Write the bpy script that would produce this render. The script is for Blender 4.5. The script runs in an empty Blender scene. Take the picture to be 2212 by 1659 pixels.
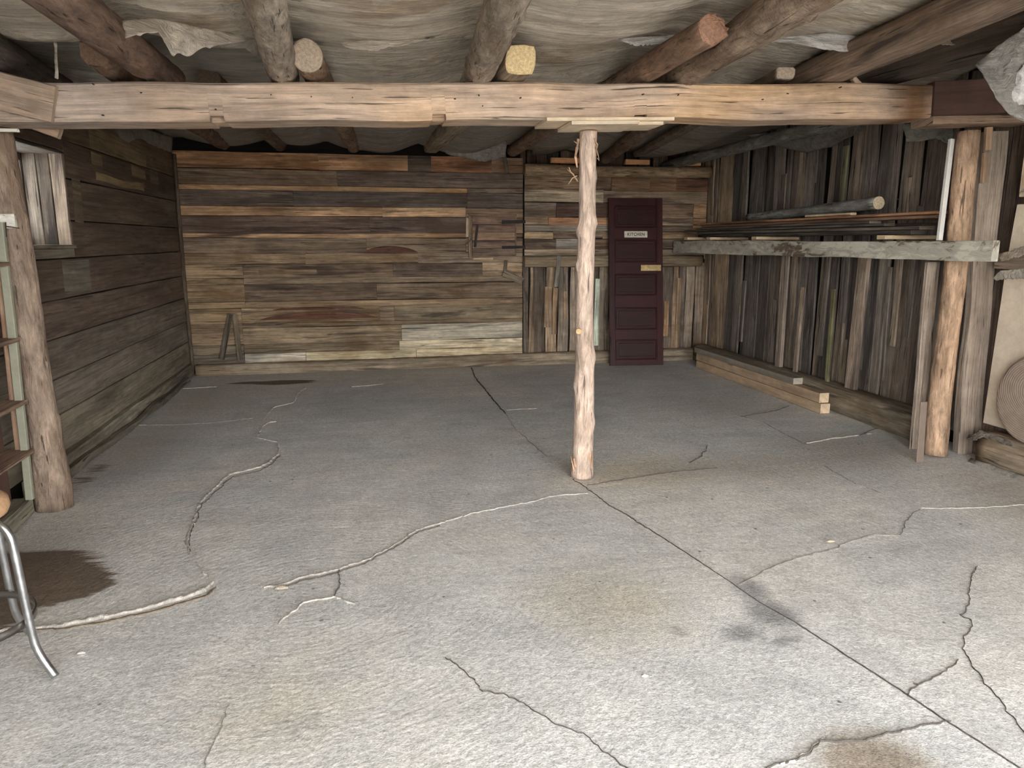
import bpy, bmesh, math, random
import numpy as np
from mathutils import Vector, noise as mnoise
R_ = random.Random(7)
scn = bpy.context.scene
C = scn.collection
PI = math.pi

# ------------------------------------------------------------------ camera
CH = 1.52
FP = 1560.0
PITCH = math.atan((829.5 - 520) / FP)
YAW = math.radians(11.2)
cam = bpy.data.cameras.new('camera')
camo = bpy.data.objects.new('camera', cam)
C.objects.link(camo)
cam.sensor_width = 36
cam.lens = 36 * FP / 2212
cam.clip_start = .02
camo.location = (0, 0, CH)
camo.rotation_euler = (PI / 2 - PITCH, 0, -YAW)
scn.camera = camo
_f = Vector((math.sin(YAW) * math.cos(PITCH), math.cos(YAW) * math.cos(PITCH), -math.sin(PITCH)))
_r = Vector((math.cos(YAW), -math.sin(YAW), 0))
_u = _r.cross(_f)


def at(px, py, ax, v):
    """survey helper: the point of the wall / floor plane (axis ax = v) seen at a photo pixel"""
    d = _f + _r * ((px - 1106) / FP) - _u * ((py - 829.5) / FP)
    o = Vector((0, 0, CH))
    return o + d * ((v - o[ax]) / d[ax])


def lin(c):
    return tuple((x / 255 / 12.92) if x / 255 <= .04045 else ((x / 255 + .055) / 1.055) ** 2.4 for x in c)


def T(rgb, gain=2.0, jit=0.0):
    l = lin(rgb)
    m_ = .3 * l[0] + .5 * l[1] + .2 * l[2]
    l = tuple(a * .8 + m_ * b * .2 for a, b in zip(l, (1.05, 1.0, .96)))
    k = gain * (1 + R_.uniform(-jit, jit))
    mx = max(l) * k
    k = k if mx < .82 else k * .82 / mx
    return tuple(x * k for x in l) + (1.0,)


def n3(x, y, z):
    return mnoise.noise(Vector((x, y, z)))


# ------------------------------------------------------------------ materials
class G:
    def __init__(s, name):
        s.m = bpy.data.materials.new(name)
        s.m.use_nodes = True
        s.t = s.m.node_tree
        s.t.nodes.clear()
        s.out = s.t.nodes.new('ShaderNodeOutputMaterial')

    def n(s, ty, **kw):
        nd = s.t.nodes.new('ShaderNode' + ty)
        for k, v in kw.items():
            if k.startswith('_'):
                setattr(nd, k[1:], v)
            else:
                s.set(nd.inputs[int(k[1:]) if k[0] == 'i' and k[1:].isdigit() else k.replace('__', ' ')], v)
        return nd

    def set(s, sock, v):
        if isinstance(v, bpy.types.NodeSocket):
            s.t.links.new(v, sock)
        elif isinstance(v, bpy.types.Node):
            s.t.links.new(v.outputs[0], sock)
        else:
            sock.default_value = v

    def math(s, op, a, b=0.0, c=0.0):
        nd = s.n('Math', _operation=op)
        s.set(nd.inputs[0], a)
        s.set(nd.inputs[1], b)
        s.set(nd.inputs[2], c)
        return nd.outputs[0]

    def rng(s, v, a, b, c=0.0, d=1.0, smooth=True):
        nd = s.n('MapRange', _interpolation_type='SMOOTHSTEP' if smooth else 'LINEAR')
        s.set(nd.inputs[0], v)
        for i, x in enumerate((a, b, c, d)):
            s.set(nd.inputs[1 + i], x)
        return nd.outputs[0]

    def map(s, vec, sc, loc=(0, 0, 0)):
        nd = s.n('Mapping')
        s.set(nd.inputs[0], vec)
        nd.inputs['Scale'].default_value = sc
        nd.inputs['Location'].default_value = loc
        return nd.outputs[0]

    def noise(s, vec, scale=1.0, detail=4.0, rough=.55, dist=0.0):
        nd = s.n('TexNoise')
        s.set(nd.inputs['Vector'], vec)
        nd.inputs['Scale'].default_value = scale
        nd.inputs['Detail'].default_value = detail
        nd.inputs['Roughness'].default_value = rough
        nd.inputs['Distortion'].default_value = dist
        return nd.outputs[0]

    def mix(s, f, a, b, mode='MIX'):
        nd = s.n('Mix', _data_type='RGBA', _blend_type=mode)
        s.set(nd.inputs[0], f)
        s.set(nd.inputs[6], a)
        s.set(nd.inputs[7], b)
        return nd.outputs[2]

    def scale(s, col, v):
        nd = s.n('VectorMath', _operation='SCALE')
        s.set(nd.inputs[0], col)
        s.set(nd.inputs['Scale'], v)
        return nd.outputs[0]

    def bsdf(s, **kw):
        b = s.n('BsdfPrincipled', **kw)
        s.t.links.new(b.outputs[0], s.out.inputs[0])
        return b

    def bump(s, h, strength, dist=.01):
        nd = s.n('Bump')
        s.set(nd.inputs['Height'], h)
        nd.inputs['Strength'].default_value = strength
        nd.inputs['Distance'].default_value = dist
        return nd.outputs[0]


def wood(name, rough=.78, streak=.8, crack=.8, wear=.35, bump=.5, fine=1.0, contrast=1.0, spec=.25, blotch=.35):
    g = G(name)
    uv = g.n('UVMap').outputs[0]
    tint = g.n('Attribute', _attribute_name='tint').outputs[0]
    g1 = g.noise(g.map(uv, (1.6, 42 * fine, 1)), 1, 5, .7, .5)
    g2 = g.noise(g.map(uv, (.9, 5, 1), (3, 7, 1)), 1, 4, .6, .3)
    g3 = g.noise(g.map(uv, (2.2, 75 * fine, 1), (9, 2, 4)), 1, 2, .5, .8)
    g4 = g.noise(g.map(uv, (7, 11, 1), (5, 1, 8)), 1, 4, .7)
    v = g.math('MULTIPLY', g.rng(g1, .25, .75, 1 - .6 * contrast, 1 + .55 * contrast, False), g.rng(g2, .3, .7, 1 - .38 * contrast, 1 + .36 * contrast, False))
    v = g.math('MULTIPLY', v, g.rng(g4, .3, .7, .8, 1.2, False))
    col = g.scale(tint, v)
    st = g.noise(g.map(uv, (.65, 6.5, 1), (13, 4, 2)), 1, 4, .66, .7)
    dark = g.mix(1.0, g.scale(tint, .3), (.85, .85, 1.0, 1), 'MULTIPLY')
    col = g.mix(g.math('MULTIPLY', g.rng(st, .52, .66), streak), col, dark)
    ob = g.n('TexCoord').outputs['Object']
    bl = g.noise(g.map(ob, (1.3, 1.3, 3.2)), 1, 5, .62, .5)
    warm = g.mix(1.0, g.scale(tint, .62), (1.08, .86, .66, 1), 'MULTIPLY')
    col = g.mix(g.math('MULTIPLY', g.rng(bl, .5, .64), .75 * blotch), col, g.mix(.35, warm, g.scale(col, .6)))
    col = g.mix(g.math('MULTIPLY', g.rng(bl, .46, .36), .45 * blotch), col, g.scale(col, 1.5))
    if wear > .15:
        wr = g.noise(g.map(uv, (1.6, 30, 1), (21, 14, 6)), 1, 4, .75, .4)
        wm = g.math('MULTIPLY', g.rng(wr, .6, .7), g.rng(g4, .44, .62))
        pale = g.mix(.45, g.scale(tint, 2.0), (.34, .3, .24, 1))
        col = g.mix(g.math('MULTIPLY', wm, wear), col, pale)
    cr = g.rng(g3, .64, .7)
    col = g.mix(g.math('MULTIPLY', cr, crack), col, g.scale(tint, .12))
    vn = g.n('TexVoronoi')
    g.set(vn.inputs['Vector'], g.map(uv, (1.3, 4.5, 1), (4, 2, 0)))
    vn.inputs['Scale'].default_value = 1.0
    kn = g.rng(vn.outputs['Distance'], .1, .04)
    col = g.mix(g.math('MULTIPLY', kn, .55), col, g.scale(tint, .3))
    h = g.math('SUBTRACT', g1, g.math('MULTIPLY', cr, .9))
    rg = g.rng(g4, .3, .7, rough - .08, min(1, rough + .1), False)
    b = g.bsdf(Base__Color=col, Roughness=rg, Normal=g.bump(h, bump, .012))
    b.inputs['Specular IOR Level'].default_value = spec
    return g.m


def bark(name, rough=.88, bump=.8, spotty=1.0, ringy=0.0):
    g = G(name)
    uv = g.n('UVMap').outputs[0]
    tint = g.n('Attribute', _attribute_name='tint').outputs[0]
    g1 = g.noise(g.map(uv, (7, 26, 1)), 1, 5, .72, .6)
    g2 = g.noise(g.map(uv, (2.2, 6, 1), (3, 7, 1)), 1, 6, .62, .4)
    g3 = g.noise(g.map(uv, (4, 55, 1), (9, 2, 4)), 1, 3, .5, 1.0)
    g5 = g.noise(g.map(uv, (40, 14, 1), (1, 2, 4)), 1, 4, .6, 1.5)
    v = g.math('MULTIPLY', g.rng(g1, .25, .75, .38, 1.55, False), g.rng(g2, .3, .7, .62, 1.36, False))
    col = g.scale(tint, v)
    st = g.noise(g.map(uv, (1.5, 4, 1), (13, 4, 2)), 1, 6, .65, .6)
    col = g.mix(g.math('MULTIPLY', g.rng(st, .5, .62), .55 * spotty), col, g.mix(1.0, g.scale(tint, .55), (1.0, .82, .68, 1), 'MULTIPLY'))
    cr = g.rng(g3, .64, .7)
    col = g.mix(g.math('MULTIPLY', cr, .75), col, g.scale(tint, .16))
    if ringy:
        rg = g.rng(g5, .58, .68)
        col = g.mix(g.math('MULTIPLY', rg, ringy), col, g.scale(tint, .3))
    h = g.math('ADD', g.math('SUBTRACT', g1, g.math('MULTIPLY', cr, .8)), g.math('MULTIPLY', g5, .5 if ringy else .2))
    b = g.bsdf(Base__Color=col, Roughness=rough, Normal=g.bump(h, bump, .02))
    b.inputs['Specular IOR Level'].default_value = .2
    return g.m


def endgrain(name):
    g = G(name)
    uv = g.n('UVMap').outputs[0]
    tint = g.n('Attribute', _attribute_name='tint').outputs[0]
    ln = g.n('VectorMath', _operation='LENGTH')
    g.set(ln.inputs[0], g.n('VectorMath', _operation='ADD', i0=uv, i1=g.scale(g.n('TexNoise', Vector=uv, Scale=18.0).outputs[1], .012)).outputs[0])
    rings = g.math('SINE', g.math('MULTIPLY', ln.outputs[1], 900.0))
    n1 = g.noise(g.map(uv, (60, 60, 1)), 1, 6, .65)
    v = g.math('MULTIPLY', g.rng(rings, -1, 1, .82, 1.1, False), g.rng(n1, .3, .7, .65, 1.3, False))
    b = g.bsdf(Base__Color=g.scale(tint, v), Roughness=.9, Normal=g.bump(n1, .6, .01))
    b.inputs['Specular IOR Level'].default_value = .15
    return g.m


def plain(name, rough=.6, metal=0.0, var=.35, sc=14.0, bump=.15, spec=.4):
    g = G(name)
    ob = g.n('TexCoord').outputs['Object']
    tint = g.n('Attribute', _attribute_name='tint').outputs[0]
    n1 = g.noise(g.map(ob, (sc, sc, sc)), 1, 7, .65, .3)
    n2 = g.noise(g.map(ob, (sc * 6, sc * 6, sc * 6)), 1, 4, .6)
    v = g.math('MULTIPLY', g.rng(n1, .3, .7, 1 - var, 1 + var, False), g.rng(n2, .3, .7, 1 - var * .4, 1 + var * .4, False))
    b = g.bsdf(Base__Color=g.scale(tint, v), Roughness=g.rng(n1, .3, .7, max(.05, rough - .12), min(1, rough + .12), False), Metallic=metal, Normal=g.bump(n2, bump, .006))
    b.inputs['Specular IOR Level'].default_value = spec
    return g.m


def plastic(name, clean=0.0):
    """old translucent polythene, dusty and water stained"""
    g = G(name)
    ob = g.n('TexCoord').outputs['Object']
    tint = g.n('Attribute', _attribute_name='tint').outputs[0]
    n1 = g.noise(g.map(ob, (.8, 2.6, 2.0)), 1, 7, .66, .6)
    n2 = g.noise(g.map(ob, (1.8, 24, 20)), 1, 6, .66, 1.2)
    n3_ = g.noise(g.map(ob, (14, 14, 14)), 1, 6, .6, .3)
    col = g.scale(tint, g.math('MULTIPLY', g.rng(n2, .3, .7, .66, 1.3, False), g.rng(n3_, .3, .7, .86, 1.12, False)))
    col = g.mix(g.math('MULTIPLY', g.rng(n1, .52, .66), .62 * (1 - clean)), col, g.mix(1.0, col, (.55, .42, .28, 1), 'MULTIPLY'))
    blk = g.noise(g.map(ob, (3.5, 9, 5), (4, 4, 4)), 1, 8, .75, .5)
    col = g.mix(g.math('MULTIPLY', g.rng(blk, .62, .74), .6 * (1 - clean)), col, (.05, .042, .034, 1))
    h = g.math('ADD', n2, g.math('MULTIPLY', n3_, .4))
    nm = g.bump(h, .75, .035)
    b = g.n('BsdfPrincipled', Base__Color=col, Roughness=.42 if not clean else .24, Normal=nm)
    b.inputs['Specular IOR Level'].default_value = .45
    tr = g.n('BsdfTranslucent', Color=col)
    g.set(tr.inputs['Normal'], nm)
    mx = g.n('MixShader', i0=.22, i1=b.outputs[0], i2=tr.outputs[0])
    g.t.links.new(mx.outputs[0], g.out.inputs[0])
    return g.m


def concrete(name):
    g = G(name)
    ob = g.n('TexCoord').outputs['Object']
    at1 = g.n('Attribute', _attribute_name='stain')
    sp = g.n('SeparateColor')
    g.set(sp.inputs[0], at1.outputs['Color'])
    wet, tan, dirt = sp.outputs[0], sp.outputs[1], sp.outputs[2]
    grey = at1.outputs['Alpha']
    big = g.noise(g.map(ob, (.8, .8, 1)), 1, 6, .6, .4)
    mid = g.noise(g.map(ob, (4, 4, 1), (3, 3, 0)), 1, 8, .68, .5)
    fine = g.noise(g.map(ob, (34, 34, 34)), 1, 5, .72)
    grit = g.noise(g.map(ob, (130, 130, 130)), 1, 3, .6)
    swp = g.noise(g.map(ob, (1.1, 9, 1), (7, 2, 0)), 1, 7, .66, 1.2)
    tro = g.n('TexWave', _wave_type='RINGS', _rings_direction='Z')
    g.set(tro.inputs['Vector'], g.map(ob, (3, 3, 1), (1.0, -9.0, 0)))
    tro.inputs['Scale'].default_value = 3.0
    tro.inputs['Distortion'].default_value = 9
    tro.inputs['Detail'].default_value = 3
    v = g.math('MULTIPLY', g.rng(big, .3, .7, .84, 1.14, False), g.rng(mid, .28, .72, .85, 1.13, False))
    v = g.math('MULTIPLY', v, g.rng(fine, .3, .7, .8, 1.17, False))
    v = g.math('MULTIPLY', v, g.rng(grit, .3, .7, .72, 1.24, False))
    v = g.math('MULTIPLY', v, g.rng(swp, .3, .7, .91, 1.08, False))
    base = g.mix(g.rng(big, .4, .62), (.75, .755, .74, 1), (.73, .715, .675, 1))
    col = g.scale(base, v)
    # salt bloom
    col = g.mix(g.math('MULTIPLY', g.rng(g.noise(g.map(ob, (6, 6, 1), (11, 5, 0)), 1, 9, .75), .58, .72), .5), col, (.82, .81, .79, 1))

    def stain(mask, lo, hi, c, amt, nz):
        nonlocal col
        m = g.rng(g.math('ADD', mask, g.math('MULTIPLY', g.math('SUBTRACT', nz, .5), .75)), lo, hi)
        col = g.mix(g.math('MULTIPLY', m, amt), col, g.mix(1.0, col, c, 'MULTIPLY'))
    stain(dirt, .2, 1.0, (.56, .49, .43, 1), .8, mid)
    stain(tan, .25, .9, (.78, .69, .56, 1), .7, mid)
    stain(grey, .25, .8, (.4, .4, .42, 1), .85, mid)
    stain(wet, .38, .52, (.24, .18, .13, 1), .95, swp)
    # chips and flecks
    fl = g.n('TexVoronoi')
    g.set(fl.inputs['Vector'], g.map(ob, (13, 13, 13)))
    fl.inputs['Scale'].default_value = 1
    fm = g.math('MULTIPLY', g.rng(fl.outputs['Distance'], .09, .05), g.rng(g.noise(g.map(ob, (5, 5, 5)), 1, 2), .56, .6))
    col = g.mix(g.math('MULTIPLY', fm, .8), col, (.75, .74, .71, 1))
    f2 = g.n('TexVoronoi')
    g.set(f2.inputs['Vector'], g.map(ob, (9, 9, 9), (3, 1, 0)))
    f2.inputs['Scale'].default_value = 1
    fm2 = g.math('MULTIPLY', g.rng(f2.outputs['Distance'], .1, .05), g.rng(g.noise(g.map(ob, (4, 4, 4), (8, 0, 0)), 1, 2), .54, .6))
    col = g.mix(g.math('MULTIPLY', fm2, .75), col, (.09, .08, .07, 1))
    h = g.math('ADD', g.math('MULTIPLY', fine, .8), g.math('ADD', g.math('MULTIPLY', grit, .35), g.math('MULTIPLY', tro.outputs[1], .1)))
    h = g.math('ADD', h, g.math('MULTIPLY', mid, .8))
    b = g.bsdf(Base__Color=col, Roughness=g.rng(mid, .3, .7, .62, .92, False), Normal=g.bump(h, .55, .012))
    b.inputs['Specular IOR Level'].default_value = .3
    return g.m


def paint_flaky(name):
    g = G(name)
    uv = g.n('UVMap').outputs[0]
    tint = g.n('Attribute', _attribute_name='tint').outputs[0]
    n1 = g.noise(g.map(uv, (5, 14, 1)), 1, 8, .7, 1.2)
    n2 = g.noise(g.map(uv, (1.1, 5, 1), (3, 1, 0)), 1, 5, .6, .5)
    n3_ = g.noise(g.map(uv, (2, 60, 1)), 1, 6, .6, .4)
    wd = g.scale((.19, .145, .105), g.rng(n3_, .3, .7, .5, 1.5, False))
    m = g.math('ADD', g.math('MULTIPLY', n1, .6), g.math('MULTIPLY', n2, .6))
    col = g.mix(g.rng(m, .5, .56), wd, g.scale(tint, g.rng(n1, .4, .7, .8, 1.15, False)))
    col = g.mix(g.math('MULTIPLY', g.rng(m, .62, .68), .7), col, g.scale(tint, 1.35))
    b = g.bsdf(Base__Color=col, Roughness=.7, Normal=g.bump(g.math('ADD', m, g.math('MULTIPLY', n3_, .3)), .6, .01))
    b.inputs['Specular IOR Level'].default_value = .3
    return g.m


# ------------------------------------------------------------------ mesh builder
class MB:
    def __init__(s):
        s.v, s.f, s.uv, s.t, s.mi, s.sm = [], [], [], [], [], []

    def face(s, idx, uvs, tint, mi=0, smooth=True):
        s.f.append(tuple(idx))
        s.uv.append(list(uvs))
        s.t.append(tint)
        s.mi.append(mi)
        s.sm.append(smooth)

    def build(s, name, mats, parent=None, label=None, cat=None, group=None, kind=None, recalc=True):
        if not isinstance(mats, (list, tuple)):
            mats = [mats]
        V = [Vector(p) for p in s.v]
        if parent is not None:
            o0 = Vector(parent['_o']) if '_o' in parent else parent.location.copy()
        else:
            xs = [p.x for p in V]
            ys = [p.y for p in V]
            o0 = Vector(((min(xs) + max(xs)) / 2, (min(ys) + max(ys)) / 2, min(p.z for p in V)))
            if kind == 'structure':
                o0 = Vector((0, 0, 0))
        me = bpy.data.meshes.new(name)
        me.from_pydata([p - o0 for p in V], [], s.f)
        uvl = me.uv_layers.new(name='UVMap')
        col = me.attributes.new('tint', 'FLOAT_COLOR', 'CORNER')
        flatuv, flatc = [], []
        for uvs, t in zip(s.uv, s.t):
            for q in uvs:
                flatuv.extend((q[0], q[1]))
                pass
            flatc.extend([c_ for q in range(len(uvs)) for c_ in (t[q] if isinstance(t[0], tuple) else t)])
        me.uv_layers['UVMap'].data.foreach_set('uv', flatuv)
        me.attributes['tint'].data.foreach_set('color', flatc)
        me.polygons.foreach_set('use_smooth', s.sm)
        for m in mats:
            me.materials.append(m)
        me.polygons.foreach_set('material_index', s.mi)
        if recalc:
            bm = bmesh.new()
            bm.from_mesh(me)
            bmesh.ops.recalc_face_normals(bm, faces=bm.faces)
            bm.to_mesh(me)
            bm.free()
        me.update()
        o = bpy.data.objects.new(name, me)
        C.objects.link(o)
        if parent is not None:
            o.parent = parent
        else:
            o.location = o0
        tag(o, label, cat, group, kind)
        return o


def tag(o, label=None, cat=None, group=None, kind=None):
    if label:
        o['label'] = label
    if cat:
        o['category'] = cat
    if group:
        o['group'] = group
    if kind:
        o['kind'] = kind
    return o


def empty(name, loc, label, cat, group=None):
    o = bpy.data.objects.new(name, None)
    C.objects.link(o)
    o.location = loc
    o.empty_display_size = .1
    return tag(o, label, cat, group)


def sweep(mb, rings, uvu, tint, mi=0, capmi=None, captint=None, smooth=True, seed=None, caps=True):
    """rings: list of equal-length point lists; uvu: u per ring"""
    k = len(rings[0])
    b = len(mb.v)
    for r in rings:
        mb.v.extend(r)
    per = [0.0]
    r0 = rings[len(rings) // 2]
    for i in range(k):
        per.append(per[-1] + (Vector(r0[(i + 1) % k]) - Vector(r0[i])).length)
    ou, ov = (R_.uniform(0, 60), R_.uniform(0, 60)) if seed is None else seed
    for j in range(len(rings) - 1):
        for i in range(k):
            i2 = (i + 1) % k
            mb.face((b + j * k + i, b + j * k + i2, b + (j + 1) * k + i2, b + (j + 1) * k + i),
                    ((ou + uvu[j], ov + per[i]), (ou + uvu[j], ov + per[i + 1]), (ou + uvu[j + 1], ov + per[i + 1]), (ou + uvu[j + 1], ov + per[i])),
                    tint, mi, smooth)
    if caps:
        for end in (0, len(rings) - 1):
            r = [Vector(p) for p in rings[end]]
            c = sum(r, Vector()) / k
            a = (r[0] - c)
            a = a.normalized() if a.length > 1e-6 else Vector((1, 0, 0))
            q = (r[k // 4] - c)
            q = (q - a * q.dot(a))
            q = q.normalized() if q.length > 1e-6 else Vector((0, 0, 1))
            mb.face([b + end * k + i for i in range(k)], [((p - c).dot(a), (p - c).dot(q)) for p in r],
                    captint or tint, mi if capmi is None else capmi, False)


def board(mb, p0, p1, w, W, Th, tint, wob=.004, seg=.22, ch=.004, jag=(0, 0), mi=0, capmi=None, captint=None, W2=None, notch=(), bow=0.0, smooth=False):
    p0, p1, w = Vector(p0), Vector(p1), Vector(w).normalized()
    d = p1 - p0
    L = d.length
    d.normalize()
    w = (w - d * w.dot(d)).normalized()
    t = d.cross(w)
    W2 = W if W2 is None else W2
    n = max(1, int(L / seg))
    ss = [L * i / n for i in range(n + 1)]
    for a, b_, h in notch:
        ss += [a - .002, a + .002, b_ - .002, b_ + .002]
    ss = sorted(ss)
    sd = R_.uniform(0, 900)
    ch = min(ch, Th * .3, W * .3)
    rings = []
    for i, s_ in enumerate(ss):
        f = s_ / L
        hw = (W * (1 - f) + W2 * f) / 2
        a = hw + wob * 1.6 * n3(s_ * 1.7, sd, 0)
        b_ = hw + wob * 1.6 * n3(s_ * 1.7, sd + 31, 5)
        th = Th / 2
        pts = [(-b_, -th + ch), (-b_ + ch, -th), (a - ch, -th), (a, -th + ch), (a, th - ch), (a - ch, th), (-b_ + ch, th), (-b_, th - ch)]
        for na, nb, nh in notch:
            if na < s_ < nb:
                pts[6] = (-b_ + nh, th)
                pts[7] = (-b_ + nh, th - .05)
                pts[0] = (-b_ + .001, th - .055)
                pts[1] = (-b_ + ch, -th)
        c = p0 + d * s_ + t * (wob * .7 * n3(s_ * .9, sd + 77, 2) + bow * math.sin(PI * f))
        ring = []
        for q, (x, y) in enumerate(pts):
            off = 0
            if i == 0 and jag[0]:
                off = -jag[0] * n3(x * 25 + sd, q // 4, 1)
            if i == len(ss) - 1 and jag[1]:
                off = jag[1] * n3(x * 25 + sd, q // 4, 8)
            ring.append(c + w * x + t * y + d * off)
        rings.append(ring)
    sweep(mb, rings, ss, tint, mi, capmi, captint, smooth)


def log(mb, pts, rad, tint, nang=20, seg=.08, rough=.05, lump=.07, knots=(), sq=1.0, mi=0, capmi=1, captint=None, tiltcap=(0, 0), ragged=(0, 0), flat=0.0):
    pts = [Vector(p) for p in pts]
    if not isinstance(rad, (list, tuple)):
        rad = [rad] * len(pts)
    # resample
    cum = [0]
    for a, b in zip(pts, pts[1:]):
        cum.append(cum[-1] + (b - a).length)
    L = cum[-1]
    n = max(2, int(L / seg))
    sd = R_.uniform(0, 900)
    rings, us = [], []
    d = (pts[-1] - pts[0]).normalized()
    ref = Vector((0, 0, 1)) if abs(d.z) < .8 else Vector((1, 0, 0))
    ex = d.cross(ref).normalized()
    ey = ex.cross(d).normalized()
    for i in range(n + 1):
        s_ = L * i / n
        j = 0
        while j < len(cum) - 2 and s_ > cum[j + 1]:
            j += 1
        f = (s_ - cum[j]) / (cum[j + 1] - cum[j])
        f2 = f * f * (3 - 2 * f)
        c = pts[j].lerp(pts[j + 1], f)
        r = rad[j] * (1 - f2) + rad[j + 1] * f2
        ring = []
        for k in range(nang):
            a = 2 * PI * k / nang
            ca, sa = math.cos(a), math.sin(a)
            if flat:
                m = max(abs(ca), abs(sa))
                rr = r * (1 - flat + flat / m * .92)
            else:
                rr = r
            rr *= 1 + lump * n3(ca * .8 + sd, sa * .8, s_ * 1.6) + rough * n3(ca * 3 + sd, sa * 3, s_ * 9)
            for (ks, ka, kh, kw) in knots:
                dd = ((s_ - ks) / kw) ** 2 + (((a - ka + PI) % (2 * PI) - PI) * r / kw) ** 2
                rr += kh * math.exp(-dd)
            off = 0
            if i == 0:
                off = -ragged[0] * abs(n3(ca * 2.5 + sd, sa * 2.5, 3)) + tiltcap[0] * sa * r
            if i == n:
                off = ragged[1] * n3(ca * 2.5 + sd, sa * 2.5, 9) + tiltcap[1] * sa * r
            ring.append(c + ex * ca * rr + ey * sa * rr * sq + d * off)
        rings.append(ring)
        us.append(s_)
    sweep(mb, rings, us, tint, mi, capmi, captint or tint)


def tube(mb, pts, r, tint, nang=10, mi=0):
    pts = [Vector(p) for p in pts]
    rings, us = [], []
    s_ = 0
    prev = None
    for i, p in enumerate(pts):
        d = (pts[min(i + 1, len(pts) - 1)] - pts[max(i - 1, 0)]).normalized()
        if prev is None:
            ref = Vector((0, 0, 1)) if abs(d.z) < .9 else Vector((1, 0, 0))
            ex = d.cross(ref).normalized()
        else:
            ex = (prev - d * prev.dot(d)).normalized()
        prev = ex
        ey = ex.cross(d)
        rr = r[i] if isinstance(r, (list, tuple)) else r
        rings.append([p + ex * math.cos(2 * PI * k / nang) * rr + ey * math.sin(2 * PI * k / nang) * rr for k in range(nang)])
        if i:
            s_ += (p - pts[i - 1]).length
        us.append(s_)
    sweep(mb, rings, us, tint, mi)


def box(mb, lo, hi, tint, mi=0, ch=.003):
    lo, hi = Vector(lo), Vector(hi)
    c = (lo + hi) / 2
    s_ = hi - lo
    board(mb, (lo.x, c.y, c.z), (hi.x, c.y, c.z), (0, 1, 0), s_.y, s_.z, tint, wob=0, seg=99, ch=ch, mi=mi)


def smooth_path(pts, n=8):
    pts = [Vector(p) for p in pts]
    out = []
    for i in range(len(pts) - 1):
        a = pts[max(i - 1, 0)]
        b, c = pts[i], pts[i + 1]
        e = pts[min(i + 2, len(pts) - 1)]
        for k in range(n):
            t = k / n
            out.append(.5 * ((2 * b) + (c - a) * t + (2 * a - 5 * b + 4 * c - e) * t * t + (3 * b - a - 3 * c + e) * t ** 3))
    out.append(pts[-1])
    return out


def grid(mb, P, tint, tintf=None, scale=1.0):
    """P[j][i] points"""
    b = len(mb.v)
    nj, ni = len(P), len(P[0])
    for r in P:
        mb.v.extend(r)
    for j in range(nj - 1):
        for i in range(ni - 1):
            q = (b + j * ni + i, b + j * ni + i + 1, b + (j + 1) * ni + i + 1, b + (j + 1) * ni + i)
            mb.face(q, [(i / ni, j / nj), ((i + 1) / ni, j / nj), ((i + 1) / ni, (j + 1) / nj), (i / ni, (j + 1) / nj)], tint)


def thick(o, t=.0015):
    m = o.modifiers.new('thickness', 'SOLIDIFY')
    m.thickness = t
    m.offset = 0
    return o


M_PLANK = wood('weathered_plank', streak=.85, wear=.5, contrast=1.1, blotch=1.0)
M_PLANK_L = wood('old_board_left', streak=.5, crack=.5, wear=.3, contrast=.8)
M_GREY = wood('grey_silvered_board', streak=.7, crack=1.0, wear=.3, bump=.8)
M_BEAM = wood('hewn_beam', streak=.4, crack=.8, wear=.4, contrast=.7, bump=.8)
M_LUMBER = wood('sawn_lumber', streak=.12, crack=.25, wear=.1, contrast=.45, bump=.25, fine=.7)
M_BARK = bark('barked_log')
M_BARKR = bark('ringed_bark_log', ringy=.6)
M_PEEL = bark('peeled_log', spotty=.5, bump=.7)
M_END = endgrain('cut_end_grain')
M_FLOOR = concrete('worn_concrete')
M_PLASTIC = plastic('dusty_polythene')
M_PLASTIC2 = plastic('glossy_polythene', clean=.75)
M_PLAIN = plain('painted_surface', var=.12, sc=7)
M_STONE = plain('rough_mortar', rough=.9, var=.4, sc=22, bump=.9, spec=.15)
M_VARN = wood('varnished_door', rough=.48, streak=.5, crack=.1, wear=.05, contrast=.45, bump=.08, spec=.3)
M_METAL = plain('chrome_tube', rough=.4, metal=1.0, var=.14, sc=30, bump=.05)
M_BRASS = plain('old_brass', rough=.38, metal=.9, var=.3, sc=25, bump=.08)
M_IRON = plain('rusty_iron', rough=.75, metal=.4, var=.4, sc=30, bump=.3)
M_ENAMEL = plain('white_enamel', rough=.3, var=.06, sc=20, bump=.02)
M_FLAKY = paint_flaky('flaking_paint')
M_CORK = plain('worn_upholstery', rough=.75, var=.25, sc=18, bump=.3)

# ------------------------------------------------------------------ floor
def in_poly_mask(X, Y, poly, soft):
    """soft mask around a polyline blob: list of (x, y, rx, ry, amt)"""
    m = np.zeros_like(X)
    for (x, y, rx, ry, a) in poly:
        d = ((X - x) / rx) ** 2 + ((Y - y) / ry) ** 2
        m = np.maximum(m, a * np.exp(-d))
    return m


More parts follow.
